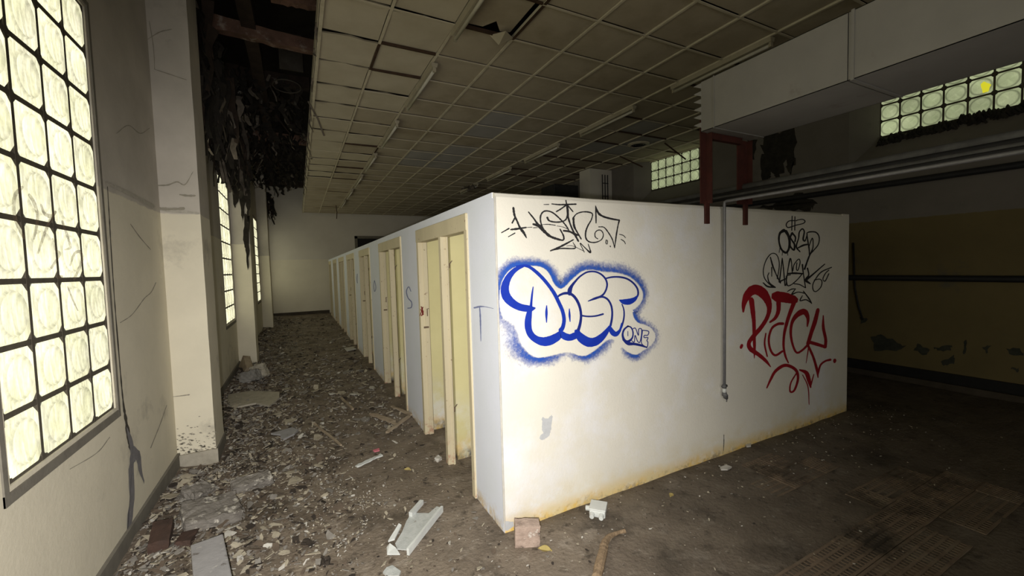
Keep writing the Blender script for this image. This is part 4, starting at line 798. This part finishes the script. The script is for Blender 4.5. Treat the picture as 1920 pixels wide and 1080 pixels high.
# broken plastic lamp cover
tr = fpt(778, 990); e = empty('broken_lamp_cover', (tr.x, tr.y, tr.z)); T(e, 'broken translucent plastic lamp cover on the floor', 'lamp cover')
def ft(px, py, z): p = hit(px, py, 2, z); return (p.x-tr.x, p.y-tr.y, z-tr.z+.004)
mb = MB(); P = [(772, 964), (804, 965), (819, 952), (829, 955), (770, 1034), (745, 1032), (741, 1022), (754, 1000), (762, 980)]
mb.prism([ft(a, b, .012) for a, b in P], (0, 0, .006)); o = mb.make('panel', 'plastic_clear'); o.parent = e
mb = MB(); mb.beam(ft(770, 966, .03), ft(791, 942, .03), .025, .03, jit=.001, n=3); o = mb.make('side_rail', 'plastic_white'); o.parent = e
mb = MB(); mb.beam(ft(765, 1036, .022), ft(829, 955, .022), .014, .04, jit=.001, n=6); o = mb.make('side_rail', 'plastic_white'); o.parent = e
mb = MB(); mb.prism([ft(728, 1018, .02), ft(748, 985, .035), ft(753, 988, .03), ft(740, 1014, .02)], (0, 0, .01)); o = mb.make('shard', 'plastic_white'); o.parent = e
mb = MB(); mb.prism([ft(725, 1030, .015), ft(731, 1022, .03), ft(742, 1030, .02), ft(750, 1042, .012), ft(726, 1042, .012)], (0, 0, .008)); o = mb.make('shard', 'plastic_white'); o.parent = e
slab('plastic_shard', [(718, 1075), (725, 1066), (736, 1062), (752, 1073), (748, 1082), (728, 1082)], .01, 'plastic_clear', 'clear plastic shard at the bottom edge of the photo', 'plastic shard', .004, .01)
mb = MB(); p, q = fpt(668, 880), fpt(716, 858); mb.beam(p+Vector((0, 0, .02)), q+Vector((0, 0, .022)), .03, .012, jit=.004, n=8); T(mb.make('plastic_strip', 'plastic_white'), 'thin white plastic strip lying in the corridor', 'plastic strip')
slab('plastic_scrap', [(699, 847), (711, 843), (712, 848), (702, 850)], .006, 'plastic_pink', 'tiny bright pink plastic scrap', 'scrap', .012, .01)
# junction box
j = fpt(1122, 962); e = empty('junction_box', (j.x, j.y, j.z)); e.rotation_euler = (0, 0, .75); T(e, 'small white plastic junction box on the floor by the wall', 'junction box')
def jpart(name, mb, bev=0):
    o = mb.make(name, 'plastic_white')
    if bev: bevel(o, bev, 2)
    o.parent = e
mb = MB(); mb.box(-.055, .05, -.05, .05, .002, .045); jpart('box_body', mb, .006)
mb = MB(); mb.box(-.058, .053, -.053, .053, .045, .056); jpart('lid', mb, .004)
for y in (-.028, .03): mb = MB(); mb.tube([(-.05, y, .022), (-.085, y, .02)], [.017, .014], 10); jpart('cable_gland', mb)
mb = MB(); mb.tube([(0.0, .05, .024), (0, .08, .022)], .016, 10); jpart('cable_gland', mb)
# bark branch
mb = MB(); br = [(1172, 992, .012), (1158, 995, .010), (1143, 1003, .016), (1134, 1018, .022), (1131, 1035, .024), (1126, 1055, .026), (1119, 1085, .026)]
P = [hit(a, b, 2, .03) for a, b, _ in br]; P = [Vector((p.x, p.y, fh(p.x, p.y)+r+.004)) for p, (_, _, r) in zip(P, br)]; Cq = catmull([(*p, r[2]) for p, r in zip(P, br)], 4)
mb.tube([c[:3] for c in Cq], [c[3]*(1+.18*nz(i*.9, 2)) for i, c in enumerate(Cq)], 9); o = mb.make('bark_branch', 'bark', origin=P[3]); T(o, 'bent strip of brown bark lying near the bottom edge', 'branch')
mb = MB(); P2 = [p+Vector((.022, .004, -.004)) for p in P[1:6]]; mb.tube(P2, [.006, .009, .01, .01, .006], 6); ob = mb.make('split_fibre', 'wood_stick'); ob.parent = o; ob.location = -Vector(o.location)
for i, (a, b, w) in enumerate((((697, 780), (738, 795), .05), ((768, 785), (726, 815), .03), ((735, 765), (772, 782), .03), ((640, 750), (662, 770), .025), ((590, 800), (640, 840), .015), ((715, 790), (745, 800), .02))):
    p, q = fpt(*a), fpt(*b); mb = MB(); mb.beam(p+Vector((0, 0, .03)), q+Vector((0, 0, .025)), w, .018, jit=.004, n=6)
    T(mb.make('loose_stick', 'wood_stick'), ('pale wooden slat crossing others beside the second pier', 'thin splintered slat pointing at the nearest door frame', 'short slat leaning against the second pier', 'dark splinter in the middle of the corridor', 'fine dry twig across the corridor floor', 'small splinter among the crossed slats')[i], 'stick')
for px, py, w, lab in ((1259, 934, .05, 'yellow dead leaf right of the junction box'), (1022, 1036, .08, 'pale dry leaf right of the broken brick'), (764, 883, .06, 'pale crumpled leaf in the corridor near the first door')):
    p = fpt(px, py); mb = MB(); n = 8; vs = []
    for i in range(n+1):
        u = i/n; ww = w*.3*math.sin(math.pi*min(u*1.05, 1)); vs += [((u-.5)*w, ww, .010+.008*math.sin(u*3)), ((u-.5)*w, 0, .004), ((u-.5)*w, -ww, .012)]
    mb.add(vs, [(i*3+a, i*3+a+1, i*3+4+a, i*3+3+a) for i in range(n) for a in (0, 1)]); o = mb.make('dead_leaf', 'leaf_yellow'); o.location = p+Vector((0, 0, .006)); o.rotation_euler = (0, 0, rnd.uniform(-1, 1)); T(o, lab, 'leaf')
slab('plaster_chip', [(1350, 877), (1362, 873), (1372, 876), (1364, 881), (1352, 881)], .012, 'plaster_white', 'white crumb of plaster on the dark floor right of the pipe', 'plaster chip', .004, .01)
slab('plaster_chip', [(1398, 836), (1408, 833), (1408, 838), (1400, 839)], .012, 'plaster_white', 'white crumb at the foot of the wall below the red graffiti', 'plaster chip', .004, .01)
for px, py, lab in ((838, 865, 'pale block chip at the foot of the first door mullion'),): rough_block('plaster_chip', .05, .04, .03, 'plaster_white', tuple(fpt(px-16, py-2)+Vector((0, 0, .015))), (.1, 0, .6), lab, 'plaster chip', .004, 2)
for px, py, lab in ((610, 1055, 'small black charred lump on the floor near the bottom'), (578, 1020, 'black leaf scrap left of the charred lump')): rough_block('charred_lump', .06, .045, .02, 'flake_dark', tuple(fpt(px, py)+Vector((0, 0, .01))), (0, 0, rnd.uniform(0, 3)), lab, 'charred lump', .012, 3)
# paint chips: the larger ones as things, the rest as uncountable scatter
def flake(mb, x, y, r, mi, t=.004, curl=.25):
    n = rnd.choice((5, 6, 7)); a0 = rnd.uniform(0, 6.3); el = rnd.uniform(.25, .8); ca, sa = math.cos(a0*3), math.sin(a0*3); z = fh(x, y)+.003; tx, ty = rnd.uniform(-curl, curl), rnd.uniform(-curl, curl); lo = min(0, -abs(tx)*r*.5-abs(ty)*r*.5); vs = []
    for k in range(n):
        q = a0+6.283*(k+rnd.uniform(-.3, .3))/n; rr_ = r*rnd.uniform(.45, 1.2); u, v = rr_*math.cos(q), rr_*el*math.sin(q); u, v = u*ca-v*sa, u*sa+v*ca; vs.append((x+u, y+v, z+u*tx+v*ty-lo*.6))
    mb.prism(vs, (0, 0, t), mi)
FM = ['flake_cream', 'flake_white', 'flake_grey', 'flake_dark', 'flake_brown']
for i in range(130):
    while True:
        y = 2.2+abs(rnd.gauss(0, 4.2)); x = rnd.uniform(-.88, .98)
        if y < 15 and not (abs(y-4.45) < .3 and x < -.6) and not (abs(y-8.48) < .3 and x < -.6) and (x < .1 or y > 4.5): break
    mb = MB(); mi = rnd.choices(range(5), (5, 1.5, 3, 1, 3))[0]; flake(mb, x, y, rnd.uniform(.03, .075)*(1+.04*y), 0, .006, .18)
    c = Vector((x, y, fh(x, y))); o = mb.make('plaster_flake', FM[mi], origin=c)
    kind = ('cream', 'white', 'grey', 'blackened', 'brown')[mi]; zone = next(n_ for l_, n_ in ((3.2, 'in the foreground'), (4.3, 'before the first pillar'), (5.6, 'just past the first pillar'), (7, 'midway to the second pillar'), (8.7, 'near the second pillar'), (11, 'past the second pillar'), (99, 'far down the corridor')) if y < l_)
    side = 'by the left wall' if x < -.45 else 'in mid corridor' if x < .4 else 'by the cubicle doors'
    T(o, 'curled %s plaster flake %s, %s' % (kind, side, zone), 'plaster flake', 'fallen plaster flakes on the corridor floor')
mb = MB()
for i in range(15000):
    y = 1.9+abs(rnd.gauss(0, 3.6)) if rnd.random() < .75 else rnd.uniform(2, 16.5)
    x = -.93+abs(rnd.gauss(0, .42)) if rnd.random() < .62 else rnd.uniform(-.9, 1.0)
    if y > 16.9 or x > .96 or x < -.915 or any(q0-.05 < y < q1+.05 and x < -.65 for q0, q1 in ((4.22, 4.65), (8.28, 8.68), (13.75, 14.1))): continue
    if x > .25 and y < 4.2 and rnd.random() < .75: continue
    flake(mb, x, y, min(.05, rnd.lognormvariate(math.log(.011), .55))*(1+.06*y), rnd.choices(range(5), (4, 1.2, 4, 3, 5))[0], .004, .5)
o = mb.make('flake_scatter', FM); o['kind'] = 'stuff'; T(o, 'mass of small pale and dark paint flakes covering the corridor floor', 'paint flakes')
mb = MB()
for i in range(420):
    x = rnd.uniform(1.0, 5.5); y = 2.15-abs(rnd.gauss(0, .35)) if rnd.random() < .7 else rnd.uniform(.8, 2.1); flake(mb, x, y, rnd.uniform(.003, .011), rnd.choices(range(5), (3, 2, 1, 2, 2))[0], .003, .3)
for i in range(500): flake(mb, rnd.uniform(-.4, .98), rnd.uniform(1.7, 4), rnd.uniform(.002, .007), rnd.choices(range(5), (3, 2, 1, 2, 2))[0], .003, .3)
for px, py, sx, sy, n_ in ((640, 935, 60, 35, 420), (683, 982, 10, 12, 45), (655, 1008, 22, 8, 45), (640, 1022, 16, 8, 40), (600, 1062, 14, 8, 40), (560, 860, 60, 40, 300), (480, 880, 40, 40, 260), (690, 940, 30, 18, 90), (730, 800, 40, 18, 160), (600, 1000, 60, 40, 160)):
    for _ in range(int(n_*.6)):
        p = hit(rnd.gauss(px, sx/1.6), rnd.gauss(py, sy/1.6), 2, 0)
        if p.x > .98 or p.x < -.68: continue
        flake(mb, p.x, p.y, min(.02, rnd.lognormvariate(math.log(.0055), .6)), rnd.choices(range(5), (5, 4, 2, 0, 1))[0], .003, .3)
o = mb.make('crumb_scatter', FM); o['kind'] = 'stuff'; T(o, 'sparse crumbs along the foot of the white wall', 'crumbs')
